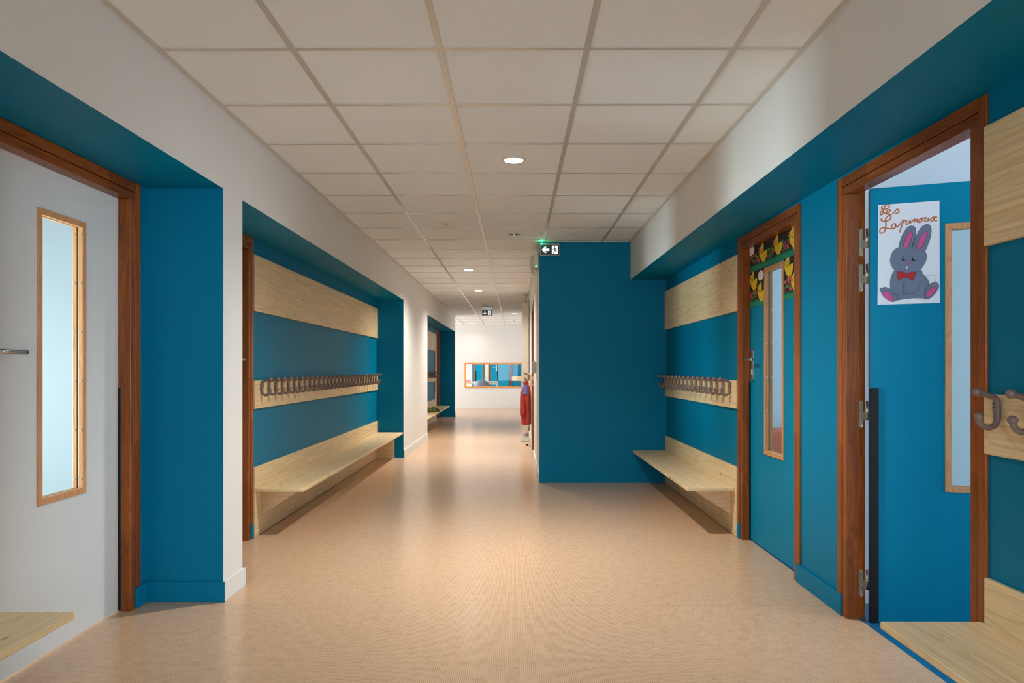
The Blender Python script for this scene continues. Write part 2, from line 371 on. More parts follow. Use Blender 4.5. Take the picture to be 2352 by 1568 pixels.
# ------------------------------------------------------------------ ceiling
GX = [-0.907 + .6 * i for i in range(-9, 5)]; GY = [2.837 + .6 * j for j in range(-12, 31)]
LIGHTS = [(-0.007, -3.463 + .0, True), (-0.007, -0.463, True), (-0.007, 1.937, False), (-0.007, 4.337, True), (-0.007, 6.737, False), (-0.607, 9.137, True), (-0.607, 11.537, True), (-0.607, 13.937, False), (-0.007, 16.337, True), (-1.207, 19.937, True)]
HR = 0.066
def tile_quad(mb, x0, x1, y0, y1, z):
    cx, cy = (x0 + x1) / 2, (y0 + y1) / 2
    hole = [l for l in LIGHTS if x0 < l[0] < x1 and y0 < l[1] < y1]
    if not hole:
        mb.add([(x0, y0, z), (x1, y0, z), (x1, y1, z), (x0, y1, z)], [(0, 3, 2, 1)], 0); return
    hx, hy = hole[0][:2]; n = 32; vs = []
    for k in range(n):
        a = 2 * math.pi * k / n; c, s = math.cos(a), math.sin(a)
        vs.append((hx + HR * c, hy + HR * s, z))
    for k in range(n):
        a = 2 * math.pi * k / n; c, s = math.cos(a), math.sin(a)
        tx = ((x1 if c > 0 else x0) - hx) / c if abs(c) > 1e-9 else 1e9; ty = ((y1 if s > 0 else y0) - hy) / s if abs(s) > 1e-9 else 1e9
        t = min(tx, ty); vs.append((hx + t * c, hy + t * s, z))
    # 32 directions include the diagonals only for centred holes, so add corner triangles
    fs = []
    for k in range(n): k2 = (k + 1) % n; fs.append((k, k2, n + k2, n + k))
    base = len(vs)
    for (qx, qy) in ((x0, y0), (x1, y0), (x1, y1), (x0, y1)):
        a = math.atan2(qy - hy, qx - hx) % (2 * math.pi); k = int(a / (2 * math.pi) * n) % n
        vs.append((qx, qy, z)); fs.append((n + k, n + (k + 1) % n, len(vs) - 1))
    mb.add(vs, fs, 0)
ce = MB(); ZT = ZC + 0.006
REG = [(XL, XR, YN, YE), (XL, XN, YE, 17.05), (-6, XN, 17.05, YF)]
for (rx0, rx1, ry0, ry1) in REG:
    xs = [rx0] + [g for g in GX if rx0 + .01 < g < rx1 - .01] + [rx1]; ys = [ry0] + [g for g in GY if ry0 + .01 < g < ry1 - .01] + [ry1]
    for i in range(len(xs) - 1):
        for j in range(len(ys) - 1): tile_quad(ce, xs[i], xs[i + 1], ys[j], ys[j + 1], ZT)
    for g in xs[1:-1]: ce.box(g - .012, g + .012, ry0, ry1, ZC, ZT + .01, 1)
    for g in ys[1:-1]: ce.box(rx0, rx1, g - .0115, g + .0115, ZC + .0012, ZT + .01, 1)
    ce.box(rx0, rx1, ry0, ry1, ZC + .22, ZC + .26, 0)
tag(ce.build('ceiling', [M['tile'], M['tbar']]), 'suspended ceiling of square beige tiles', 'ceiling', kind='structure')
tr = MB()
for (x0, x1, y0, y1) in ((XL, XL + .022, YN, 17.05), (XR - .022, XR, YN, YE), (XN, XR - .022, YE - .022, YE), (XN - .022, XN, YE, YF)):
    tr.box(x0, x1, y0, y1, ZC - .0015, ZC + .009)
tag(tr.build('trim_1', M['tbar']), 'thin metal angle along the ceiling edge', 'trim', kind='structure')

# ------------------------------------------------------------------ baseboards
bh, bt = 0.10, 0.013
bl = MB()
def bbx(mb, xf, s, y0, y1, m):   # board on a wall facing s (+1: faces +x)
    mb.box(min(xf, xf + s * bt), max(xf, xf + s * bt), y0, y1, 0, bh, m)
bbx(bl, XL1, 1, D1[1] - .045, 3.488, 1); bbx(bl, XL1, 1, YN, D1[0] + .045, 1)
bl.box(XL1, XL + bt, 3.488 - bt, 3.488, 0, bh, 1, {'+x': 0})
bbx(bl, XL, 1, 3.488, 3.732, 0); bl.box(XL2, XL + bt, 3.732, 3.745, 0, bh, 1, {'+x': 0})
bbx(bl, XL2, 1, DB[1] - .045, 9.13, 1)
bl.box(XL2, XL + bt, 9.13 - bt, 9.13, 0, bh, 1, {'+x': 0}); bbx(bl, XL, 1, 9.13, 11.63, 0); bl.box(XL2, XL + bt, 11.63, 11.643, 0, bh, 1, {'+x': 0})
bbx(bl, XL2, 1, 11.643, DC[0] + .045, 1); bl.box(XL2, XL + bt, 16.88 - bt, 16.88, 0, bh, 1); bbx(bl, XL, 1, 16.88, 17.05, 0)
tag(bl.build('baseboard_left', [M['white'], M['blue']], bevel=.002), 'painted skirting along the left wall', 'baseboard', kind='structure')
br = MB()
bbx(br, XRB, -1, D3[1] - .045, D2[0] + .045, 0); bbx(br, XRB, -1, D2[1] - .045, 4.85, 0)
br.box(XN - .003, XRB, YE - bt, YE, 0, bh, 0); bbx(br, XRB, -1, YN, D3[0] + .045, 0)
tag(br.build('baseboard_right', M['blue'], bevel=.002), 'blue painted skirting along the right recess', 'baseboard', kind='structure')
bf = MB(); bf.box(XN - bt, XN, YE - .003, D4[0] + .045, 0, bh); bf.box(XN - bt, XN, D4[1] - .045, YF, 0, bh); bf.box(-6, XN - bt, YF - bt, YF, 0, bh)
tag(bf.build('baseboard_far', M['white'], bevel=.002), 'white skirting of the narrow corridor and far wall', 'baseboard', kind='structure')

# ------------------------------------------------------------------ doors
def smooth_path(pts, n=6, closed=False):
    P = [Vector(p) for p in pts]; out = []; N_ = len(P)
    rng = range(N_) if closed else range(N_ - 1)
    for i in rng:
        p0 = P[(i - 1) % N_] if closed or i > 0 else P[0]; p1 = P[i]; p2 = P[(i + 1) % N_]; p3 = P[(i + 2) % N_] if closed or i + 2 < N_ else P[-1]
        for k in range(n):
            t = k / n
            out.append(0.5 * ((2 * p1) + (-p0 + p2) * t + (2 * p0 - 5 * p1 + 4 * p2 - p3) * t * t + (-p0 + 3 * p1 - 3 * p2 + p3) * t ** 3))
    if not closed: out.append(P[-1])
    return out
def door(n, Tw, base, w, label, leafmat='bluedoor', lever='hi', guard='lo', win=(.20, .515), opened=None, fy='frame_y', guard_both=False, hinges=False, lever_side=-1, small=False):
    """Tw(a,d,z): a along the wall, d into the wall (0 = wall face). hinge end: guard; lever end: lever.
    opened: transform for the leaf (a measured from outer frame edge), or None when closed."""
    r = root('door_%d' % n, base, label, 'door', kind='structure')
    f = MB()
    for sgn in (0, 1):
        A = (lambda a, s=sgn: a if s == 0 else w - a)
        def b(a0, a1, d0, d1, z0, z1):
            f.box(min(A(a0), A(a1)), max(A(a0), A(a1)), d0, d1, z0, z1, 0, None, Tw)
        b(0, .044, -.010, .0, .101, DH); b(.0, .046, .0, .088, 0.0, DH); b(.047, .085, -.006, .053, 0, DH - .0855); b(.047, .072, .053, .09, 0, DH - .0705)
    fo = f.build('door_frame', M['frame_z'], r, bevel=.0025)
    f = MB(); f.box(.044, w - .044, -.010, .088, DH - .044, DH, 0, None, Tw); f.box(.047, w - .047, -.006, .053, DH - .085, DH - .047, 0, None, Tw)
    f.box(.047, w - .047, .053, .09, DH - .07, DH - .047, 0, None, Tw)
    f.build('door_head', M[fy], r, bevel=.0025)
    TL = opened or Tw
    a0, a1 = .075, w - .075; z0, z1 = .007, DH - .072
    L0, L1 = .055, .090
    wa0, wa1, wz0, wz1 = win[0], win[1], .617, 1.813
    # leaf: a along, d depth
    lf = MB(); us = [a0, wa0 + .012, wa1 - .012, a1]; zs = [z0, wz0 + .012, wz1 - .012, z1]
    for i in range(3):
        for j in range(3):
            if i == 1 and j == 1: continue
            lf.box(us[i], us[i + 1], L0, L1, zs[j], zs[j + 1], 0, None, TL)
    leaf = lf.build('door_leaf', M[leafmat], r, weld=True)
    bd = MB()
    for (x0, x1, y0, y1) in ((wa0, wa0 + .026, wz0, wz1), (wa1 - .026, wa1, wz0, wz1), (wa0 + .026, wa1 - .026, wz0, wz0 + .026), (wa0 + .026, wa1 - .026, wz1 - .026, wz1)):
        bd.box(x0, x1, L0 - .007, L0 + .014, y0, y1, 0, None, TL); bd.box(x0, x1, L1 - .014, L1 + .004, y0, y1, 0, None, TL)
    bd.build('glazing_bead', M['bead_z'], leaf, bevel=.0015)
    g = MB(); g.box(wa0 + .014, wa1 - .014, L0 + .016, L0 + .020, wz0 + .014, wz1 - .014, 0, None, TL)
    g.box(wa0 + .014, wa1 - .014, L1 - .020, L1 - .016, wz0 + .014, wz1 - .014, 0, None, TL)
    g.build('vision_glass', M['glass'], leaf)
    sc = MB()
    for k in range(6):
        zz = .682 + k * .2152
        for (aa, s) in ((wa0 + .026, 1), (wa1 - .026, -1)):
            pts = [(aa + s * .0006, L0 + .004 + .0038 * math.cos(t * math.pi / 5), zz + .0038 * math.sin(t * math.pi / 5)) for t in range(10)]
            sc.prism(pts, (s * .0012, 0, 0), 0, TL)
            pts = [(aa + s * .0006, L1 - .004 + .0038 * math.cos(t * math.pi / 5), zz + .0038 * math.sin(t * math.pi / 5)) for t in range(10)]
            sc.prism(pts, (s * .0012, 0, 0), 0, TL)
    if not small: sc.build('bead_screws', M['screw'], leaf)
    # finger guards
    ends = {'lo': a0, 'hi': a1}
    for gd in ([guard, lever] if guard_both else [guard]):
        e = ends[gd]; s = 1 if gd == 'lo' else -1
        gm = MB(); lo, hi = sorted((e - s * .003, e + s * (.034 if gd == guard and opened else .012)))
        gm.box(lo, hi, L0 - .014, L1 + .001 if opened else L0 + .001, .004, 1.076, 0, None, TL)
        gm.build('finger_guard', M['dark'], r, bevel=.003)
    # lever handle on the corridor side, on its plate
    e = ends[lever]; s = -1 if lever == 'hi' else 1
    ac = e + s * .055; hz = 1.229
    h = MB()
    h.prism([(ac + .02 * math.cos(t) , L0 - .001, (1.286 if math.sin(t) > 0 else 1.103) + .02 * math.sin(t)) for t in [math.pi * 2 * (k + .5) / 16 for k in range(16)]], (0, -.008, 0), 0, TL)
    hd = h.build('handle_plate', M['chrome'], r, bevel=.0015)
    h = MB(); p = smooth_path([(ac, L0 - .008, hz), (ac, L0 - .035, hz), (ac + s * .006, L0 - .05, hz), (ac + s * .03, L0 - .055, hz), (ac + s * .135, L0 - .052, hz)], 5)
    h.tube(p, .0098, 14, 0, TL)
    h.tube([(ac, L0 - .0085, hz), (ac, L0 - .014, hz)], .0165, 18, 0, TL)
    h.build('door_handle', M['chrome'], r)
    h = MB(); h.tube([(ac, L0 - .008, 1.155), (ac, L0 - .014, 1.155)], .0085, 14, 0, TL); h.box(ac - .004, ac + .004, L0 - .014, L0 - .008, 1.125, 1.15, 0, None, TL)
    h.build('lock_cylinder', M['zinc'], r)
    if hinges:
        for zc in (1.757, 1.592, .953, .163):
            hm = MB()
            # long screwed plate on the jamb, in the rebate corner
            aj = w - .0725 if guard == 'hi' else .0725; sj = -1 if guard == 'hi' else 1
            def rounded(h0, h1, d0, d1, z0_, z1_, rr):
                pts = []
                for t in [math.pi * 2 * (k + .5) / 20 for k in range(20)]:
                    pts.append((h0, (d1 - rr if math.cos(t) > 0 else d0 + rr) + rr * math.cos(t), (z1_ - rr if math.sin(t) > 0 else z0_ + rr) + rr * math.sin(t)))
                hm.prism(pts, (h1 - h0, 0, 0), 0, Tw)
            rounded(aj, aj + sj * .003, .058, .078, zc - .064, zc + .064, .0098)
            hm.box(min(aj, aj + sj * .006), max(aj, aj + sj * .006),   .066, .092, zc - .026, zc + .012, 0, None, Tw)
            for zz in (zc - .055, zc + .055, zc - .007):
                hm.tube([(aj + sj * .003, .068 if abs(zz - zc) > .02 else .074, zz), (aj + sj * .0075, .068 if abs(zz - zc) > .02 else .074, zz)], .0042, 12, 0, Tw)
            hm.build('hinge_plate', M['zinc'], r)
            hm = MB()
            hm.tube([(aj + sj * .008, .0945, zc + .064), (aj + sj * .008, .0945, zc - .028)], .0068, 16, 0, Tw)
            hm.build('hinge_pin', M['chrome'], r)
            hm = MB(); hm.tube([(aj + sj * .008, .0945, zc + .020), (aj + sj * .008, .0945, zc + .012)], .0078, 16, 0, Tw)
            hm.build('hinge_bush', M['plastic'], r)
    return r
def TR(Y0, XW): return lambda a, d, z: (XW + d, Y0 + a, z)
def TLf(Y0, XW): return lambda a, d, z: (XW - d, Y0 + a, z)
# door 1: white, left recess nearest; hinges at the far side, lever at near side
door(1, TLf(D1[0], XL1), (XL1, D1[0], 0), D1[1] - D1[0], 'white door with a tall vision panel in the nearest left recess', 'whitedoor', 'lo', 'hi', (2.770 - D1[0], 3.083 - D1[0]))
door(2, TR(D2[0], XRB), (XRB, D2[0], 0), D2[1] - D2[0], 'closed blue door decorated with yellow chick pictures', 'bluedoor', 'hi', 'lo', (4.163 - D2[0], 4.487 - D2[0]), guard_both=True)
# door 3 stands open into the classroom
hx, hy = 1.637, 3.218; ex, ey = .9433, -.332; nx, ny = .332, .9433
W3 = D3[1] - D3[0]
def T3(a, d, z):     # a measured from the outer frame edge (near side); hinge side is the far end
    s_ = (W3 - .075) - a; t_ = d - .055
    return (hx + ex * s_ + nx * t_, hy + ey * s_ + ny * t_, z)
W3a = W3 - .075
door(3, TR(D3[0], XRB), (XRB, D3[0], 0), W3, 'blue door standing open into the classroom, rabbit poster on it', 'bluedoor', 'lo', 'hi', (W3a - .615, W3a - .300), opened=T3, hinges=True)
sl = MB(); sl.box(W3a + .0005, W3a + .003, .060, .090, 1.08, 1.99, 0, None, T3)
door3 = bpy.data.objects['door_3']; sl.build('edge_seal', M['seal'], door3)
door(4, TLf(DB[0], XL2), (XL2, DB[0], 0), DB[1] - DB[0], 'brown framed door half hidden by the first white pier on the left', 'whitedoor', 'hi', 'lo', (.40, .72))
door(5, TLf(DC[0], XL2), (XL2, DC[0], 0), DC[1] - DC[0], 'white door at the far end of the last left recess', 'whitedoor', 'lo', 'hi', (.33, .645), small=True)
door(6, TR(D4[0], XN), (XN, D4[0], 0), D4[1] - D4[0], 'blue door with wooden frame in the narrow corridor wall', 'bluedoor', 'hi', 'lo', (.33, .645), small=True)

# doors on the back wall of the far room
def back_door(n, x0, x1, label, leaves, levers, guards):
    r = root('door_%d' % n, (x0, YB2, 0), label, 'door', kind='structure'); f = MB()
    f.box(x0, x0 + .058, YB2 - .03, YB2, 0, 2.06); f.box(x1 - .058, x1, YB2 - .03, YB2, 0, 2.06); f.box(x0 + .058, x1 - .058, YB2 - .03, YB2, 2.0, 2.06)
    f.build('door_frame', M['frame_z'], r, bevel=.003)
    for (a, b) in leaves:
        m = MB(); m.box(a, b, YB2 - .024, YB2, .01, 1.99); m.build('door_leaf', M['bluedoor'], r, bevel=.002)
    for (a, s) in levers:
        m = MB(); m.box(a - .02, a + .02, YB2 - .032, YB2 - .024, 1.08, 1.31); m.tube([(a, YB2 - .03, 1.229), (a, YB2 - .07, 1.229), (a + s * .13, YB2 - .07, 1.229)], .01, 10)
        m.build('door_handle', M['plastic'], r)
    for a in guards:
        m = MB(); m.box(a - .018, a + .018, YB2 - .036, YB2 - .024, 0.01, 1.08); m.build('finger_guard', M['dark'], r, bevel=.003)
back_door(7, -1.554, -1.16, 'narrow blue door seen through the left part of the far window', [(-1.496, -1.218)], [], [-1.478])
back_door(8, -0.965, -0.129, 'double blue door seen through the middle of the far window', [(-.907, -.667), (-.655, -.187)], [(-.70, -1)], [-.655, -.215])

# ------------------------------------------------------------------ window_1 in the far wall
r = root('window_1', (WX0, YF, WZ0), 'wood framed interior window in the white far wall', 'window', kind='structure'); m = MB(); t = .045
m.box(WX0, WX0 + t, YF - .02, YF + .16, WZ0, WZ1); m.box(WX1 - t, WX1, YF - .02, YF + .16, WZ0, WZ1)
m.build('window_frame', M['frame_x'], r, bevel=.003)
m = MB(); m.box(WX0 + t, WX1 - t, YF - .02, YF + .16, WZ0, WZ0 + t); m.box(WX0 + t, WX1 - t, YF - .02, YF + .16, WZ1 - t, WZ1); m.build('window_rail', M['frame_x'], r, bevel=.003)
m = MB(); m.box(WX0 + t, WX1 - t, YF + .06, YF + .066, WZ0 + t, WZ1 - t); m.build('window_pane', M['glass'], r)

# ------------------------------------------------------------------ downlights
def downlight(x, y, lit, label, ref=None):
    r = root('downlight', (x, y, ZC), label, 'ceiling light', 'round recessed downlights')
    m = MB(); m.lathe((x, y, ZC), [(.057, -.004), (.062, -.0055), (.073, -.004), (.076, .004), (.076, .007), (.057, .03), (.057, -.004)], 40); m.build('trim_ring', M['plastic'], r)
    m = MB(); m.lathe((x, y, ZC), [(.057, -.003), (.055, .02), (.050, .045), (.046, .058)], 40); m.build('reflector', M['plastic'] if lit else M['chrome'], r)
    m = MB(); m.lathe((x, y, ZC), [(.0001, .028 if lit else .055), (.052 if lit else .046, .028 if lit else .055)], 40); m.build('lamp_lens', M['lamp'] if lit else M['lens_off'], r)
    m = MB(); m.lathe((x, y, ZC), [(.058, .03), (.058, .09), (.0001, .09)], 24); m.build('housing', M['dark'], r)
    if lit:
        d = bpy.data.lights.new('downlight_beam', 'AREA'); d.shape = 'DISK'; d.size = .096; d.energy = LAMP_POWER * (0.08 if y > 18 else 0.25 if y > 15 else 0.9 if y > 8 else 1.0); d.color = LAMP_COLOR; d.spread = math.radians(138)
        o = bpy.data.objects.new('downlight_beam', d); COL.objects.link(o); o.parent = r; o.location = (0, 0, .022)
    return r
LBL = {4.337: 'lit round downlight nearest the viewer, first along the ceiling', 6.737: 'unlit round downlight with mirrored reflector beside the exit sign',
       9.137: 'lit round downlight just past the blue end wall', 11.537: 'second lit downlight past the blue end wall, before the far exit sign',
       13.937: 'unlit downlight just in front of the far exit sign', 16.337: 'lit downlight right of the far exit sign', 19.937: 'lit downlight closest to the far white wall',
       -3.463: 'lit downlight at the added near end window', -0.463: 'lit downlight behind the viewpoint', 1.937: 'unlit downlight above the viewpoint'}
for (x, y, lit) in LIGHTS: downlight(x, y, lit, LBL[round(y, 3)])
def detector(x, y, label):
    r = root('smoke_detector', (x, y, ZC), label, 'smoke detector', 'ceiling detectors')
    m = MB(); m.lathe((x, y, ZC), [(.036, .006), (.036, -.006), (.033, -.010), (.02, -.012)], 28); m.build('base', M['plastic'], r)
    m = MB(); m.lathe((x, y, ZC), [(.02, -.012), (.019, -.022), (.012, -.028), (.0001, -.028)], 24); m.build('sensor', M['radiator'], r)
detector(-.618, 6.18, 'small round sensor on the ceiling left of the unlit downlight'); detector(-.03, 18.5, 'small round sensor on the ceiling near the far white wall')

# ------------------------------------------------------------------ pine benches, panels, racks
def bench(face, s, y0, y1, label, box_end=False, near_bracket=True, seat_y1=None):
    """face: wall face x; s=+1 when the bench projects toward +x"""
    xb = face + s * .019; xf = face + s * .352
    r = root('bench', (face, y0, 0), label, 'bench')
    X = lambda a, b: (min(a, b), max(a, b))
    m = MB(); m.box(*X(face + s * .001, xb), y0, y1, .003, .484); m.build('backboard', M['pine_y'], r, bevel=.0025)
    m = MB(); m.box(*X(xb, xf), y0 + .012, seat_y1 or y1 - .03, .312, .337); m.build('seat', M['pine_y'], r, bevel=.004)
    def bracket(y):
        mm = MB(); xt = face + s * .30
        mm.prism([(xb, y, .312), (xt, y, .312), (xb + s * .004, y, .135), (xb, y, .135)], (0, .022, 0)); mm.build('bracket', M['pine_x'], r, bevel=.001)
    if near_bracket: bracket(y0 + .125)
    k = int((y1 - y0) / 1.3)
    if box_end:
        mm = MB(); mm.box(*X(xb, face + s * .235), y1 - .095, y1 - .075, 0.002, .312); mm.box(*X(face + s * .215, face + s * .235), y1 - .075, y1 - .005, .002, .312)
        mm.build('end_support', M['pine_x'], r, bevel=.001)
    else: bracket(y1 - .16)
    return r
bench(XL2, 1, 4.80, 9.125, 'long pine bench in the second left recess under many hooks', True, seat_y1=9.09)
bench(XRB, -1, 4.842, 7.132, 'pine bench between the chick door and the blue end wall', seat_y1=7.10)
bench(XRB, -1, -1.5, 2.284, 'pine bench end at the bottom right corner, below two hooks', seat_y1=2.296)
bench(XL1, 1, -1.5, 2.36, 'pine bench end at the bottom left, in front of the white door', seat_y1=2.371)
bench(XL2, 1, 11.66, 15.64, 'far pine bench in the last left recess, green jacket on it')
def panel(face, s, y0, y1, label):
    m = MB(); m.box(min(face + s * .001, face + s * .02), max(face + s * .001, face + s * .02), y0, y1, 1.566, 1.956)
    r = root('wall_panel', (face, y0, 1.566), label, 'pine panel', 'wide pine boards high on the walls')
    m.build('board', M['pine_y'], r, bevel=.0025)
    q = MB()
    n = max(2, int((y1 - y0) / .9))
    for i in range(n + 1):
        yy = (y0 + .10) + (y1 - y0 - .2) * i / n
        for zz in (1.62, 1.90):
            q.prism([(face + s * .02, yy + .004 * math.cos(k * math.pi / 4), zz + .004 * math.sin(k * math.pi / 4)) for k in range(8)], (s * .0008, 0, 0))
    q.build('screws', M['screw'], r)
panel(XL2, 1, 4.80, 9.12, 'wide pine board above the long row of hooks on the left')
panel(XRB, -1, 4.842, 7.14, 'wide pine board on the right, left of the chick door')
panel(XRB, -1, -1.5, 2.284, 'wide pine board at the right edge beside the open door')
panel(XL2, 1, 11.66, 15.64, 'wide pine board high in the last left recess')
def hook_parts(x, y, s, parent):
    r0 = .0096
    h = MB()
    base = [(x + s * .012, y, .0)]
    # vertical shank, upper arm, lower hook, ball ends
    sh = smooth_path([(x + s * .072, y, 1.092), (x + s * .050, y, 1.086), (x + s * .026, y, 1.078), (x + s * .014, y, 1.070), (x + s * .011, y, 1.055), (x + s * .011, y, 1.025), (x + s * .012, y, 1.000), (x + s * .020, y, .986), (x + s * .038, y, .980), (x + s * .056, y, .986), (x + s * .066, y, .999), (x + s * .068, y, 1.010)], 4)
    h.tube(sh, r0, 12)
    h.sphere((x + s * .074, y, 1.0925), .0145, 0, 16, 10); h.sphere((x + s * .0685, y, 1.0145), .0142, 0, 16, 10)
    h.box(min(x, x + s * .012), max(x, x + s * .012), y - .005, y + .005, 1.015, 1.06)
    o = h.build('hook', M['hook'], parent)
    c = MB(); c.box(min(x + s * .010, x + s * .0212), max(x + s * .010, x + s * .0212), y - .0066, y + .0066, 1.028, 1.062)
    for zz in (1.056, 1.044):
        c.tube([(x + s * .0210, y, zz), (x + s * .0218, y, zz)], .0028, 10, 1)
    k = c.build('screw_cover', [M['hook'], M['dark']], o, bevel=.001)
    return o
def rack(face, s, y0, y1, hooks, label):
    r = root('coat_rack', (face, y0, .89), label, 'coat rack')
    m = MB(); m.box(min(face + s * .001, face + s * .02), max(face + s * .001, face + s * .02), y0, y1, .888, 1.084); m.build('board', M['pine_y'], r, bevel=.003)
    first = None
    for y in hooks:
        if first is None: first = hook_parts(face + s * .02, y, s, r); fy = y
        else:
            c = first.copy(); COL.objects.link(c); c.location = (0, y - fy, 0)
            for g in first.children: d = g.copy(); COL.objects.link(d); d.parent = c
    return r
rack(XL2, 1, 4.80, 9.12, [4.905 + .1435 * i for i in range(30)][:29], 'long row of taupe hooks on a pine rail, second left recess')
rack(XRB, -1, 4.842, 7.14, [4.95 + .1515 * i for i in range(15)][:15], 'row of taupe hooks on a pine rail left of the chick door')
rack(XRB, -1, -1.5, 2.284, [2.205 - .15 * i for i in range(6)], 'taupe hooks on a pine rail at the right edge beside the open door')
rack(XL2, 1, 11.66, 15.64, [11.8 + .145 * i for i in range(27)], 'taupe hooks on a pine rail in the last left recess')
rack(XN, -1, 10.80, 11.9, [10.9 + .15 * i for i in range(6)], 'coat rail in the narrow corridor, red jacket hanging from it')

# ------------------------------------------------------------------ exit signs
M['signgreen'] = mat('sign_dark_green', srgb(28, 62, 54), 0.25)
M['signlit'] = mat('sign_lit_white', (0.95, 0.97, 1, 1), 0.4, emit=0.75)
M['led'] = mat('green_led', (0.02, 1.0, 0.35, 1), 0.4, emit=14)
def exit_sign(x0, x1, z0, z1, yb, down, label, body_mat='plastic'):
    r = root('exit_sign', ((x0 + x1) / 2, yb, z1), label, 'exit sign', 'green exit signs'); wd = x1 - x0; hgt = z1 - z0
    m = MB(); m.box(x0, x1, yb, yb + .035, z1 - .012, z1); m.box(x0, x1, yb + .006, yb + .035, z0, z1 - .012); m.build('housing', M['plastic'], r, bevel=.003)
    m = MB(); m.box(x0 + .004, x1 - .004, yb + .002, yb + .0065, z0 + .004, z1 - .014); m.build('sign_face', M['signgreen'], r)
    def P(u, v): return (x0 + .004 + u * (wd - .008), yb + .0015, z0 + .004 + v * (hgt - .018))
    m = MB()
    if not down: A = [(.06, .5), (.22, .82), (.32, .82), (.22, .62), (.46, .62), (.46, .38), (.22, .38), (.32, .18), (.22, .18)]
    else: A = [(.27, .1), (.42, .42), (.42, .56), (.31, .38), (.31, .9), (.23, .9), (.23, .38), (.12, .56), (.12, .42)]
    m.prism([P(*p) for p in A], (0, -.0006, 0)); m.build('arrow', M['signlit'], r)
    m = MB(); m.prism([P(*p) for p in ((.60, .08), (.92, .08), (.92, .92), (.60, .92))], (0, -.0006, 0)); m.build('doorway', M['signlit'], r)
    m = MB()
    def rib(pts, wdt):
        q = [Vector(P(*p)) + Vector((0, -.0014, 0)) for p in pts]
        for i in range(len(q) - 1):
            d = (q[i + 1] - q[i]).normalized(); nn = Vector((-d.z, 0, d.x)) * wdt / 2
            m.prism([q[i] - nn, q[i + 1] - nn, q[i + 1] + nn, q[i] + nn], (0, -.0003, 0))
    c = Vector(P(.74, .80)) + Vector((0, -.0014, 0)); rr = .007 * wd / .2
    m.prism([c + Vector((rr * math.cos(k * math.pi / 6), 0, rr * math.sin(k * math.pi / 6))) for k in range(12)], (0, -.0004, 0))
    k = wd / .2
    rib([(.76, .68), (.77, .42)], .011 * k); rib([(.77, .44), (.72, .28), (.68, .12)], .0065 * k); rib([(.77, .44), (.83, .30), (.94, .27)], .006 * k); rib([(.76, .66), (.68, .58), (.62, .52)], .004 * k); rib([(.76, .66), (.84, .62), (.86, .52)], .004 * k)
    m.build('running_figure', M['signgreen'], r)
    return r
e1 = exit_sign(.256, .456, 2.322, 2.440, 7.085, False, 'green exit sign with left arrow on the corner of the blue end wall')
m = MB(); m.sphere((.272, 7.079, 2.436), .0065); m.build('indicator_light', M['led'], e1)
gl = bpy.data.lights.new('indicator_glow', 'POINT'); gl.energy = .18; gl.color = (.05, 1, .4); gl.shadow_soft_size = .006
go = bpy.data.objects.new('indicator_glow', gl); COL.objects.link(go); go.parent = e1; go.location = (.272 - .356, 7.070 - 7.085, 2.445 - 2.440)
exit_sign(-.685, -.480, 2.275, 2.392, 14.5, True, 'exit sign with down arrow hanging from the ceiling far down the corridor')
m = MB(); m.box(-.687, -.478, 14.49, 14.56, 2.392, 2.466); sgn = bpy.data.objects['exit_sign.001']; m.build('ceiling_mount', M['chrome'], sgn, bevel=.004)

# ------------------------------------------------------------------ narrow-corridor fittings
r = root('emergency_lamp', (XN, 7.42, 2.2), 'white emergency lamp housing high on the corner of the narrow corridor', 'emergency light')
m = MB(); prof = [(XN - .004, 2.392), (XN - .050, 2.392), (XN - .060, 2.38), (XN - .062, 2.24), (XN - .052, 2.222), (XN - .004, 2.222)]
m.prism([(x, 7.28, z) for x, z in prof], (0, .30, 0)); m.build('housing', M['plastic'], r, bevel=.004)
m = MB(); p = smooth_path([(XN - .064, 7.40, 2.36), (XN - .078, 7.40, 2.32), (XN - .076, 7.40, 2.24), (XN - .060, 7.40, 2.18), (XN - .035, 7.40, 2.165)], 5)
m.tube(p, .012, 10); m.build('bracket_arm', M['plastic'], r)
m = MB(); m.box(XN - .058, XN - .02, 7.31, 7.36, 2.155, 2.205); m.build('diffuser', M['whitedoor'], r, bevel=.008)
m = MB(); m.sphere((XN - .03, 7.275, 2.235), .0035); m.build('indicator_light', M['led'], r)
r = root('intercom_box', (XN, 8.2, 1.18), 'small pale wall box beside the door in the narrow corridor', 'intercom')
m = MB(); m.box(XN - .048, XN, 8.15, 8.29, 1.112, 1.248); m.build('housing', M['plastic'], r, bevel=.004)
m = MB(); m.box(XN - .056, XN - .048, 8.155, 8.285, 1.117, 1.243); m.build('cover', M['whitedoor'], r, bevel=.003)
r = root('hanging_cord', (XN, 9.0, 1.05), 'small looped cord hanging below the intercom box', 'cord')
m = MB(); m.tube(smooth_path([(XN - .006, 8.98, 1.085), (XN - .022, 8.98, 1.05), (XN - .032, 8.98, 1.0), (XN - .026, 8.98, .955), (XN - .014, 8.98, .945), (XN - .010, 8.98, .99), (XN - .012, 8.98, 1.05), (XN - .004, 8.98, 1.082)], 5), .004, 8)
m.build('loop', M['plastic'], r)
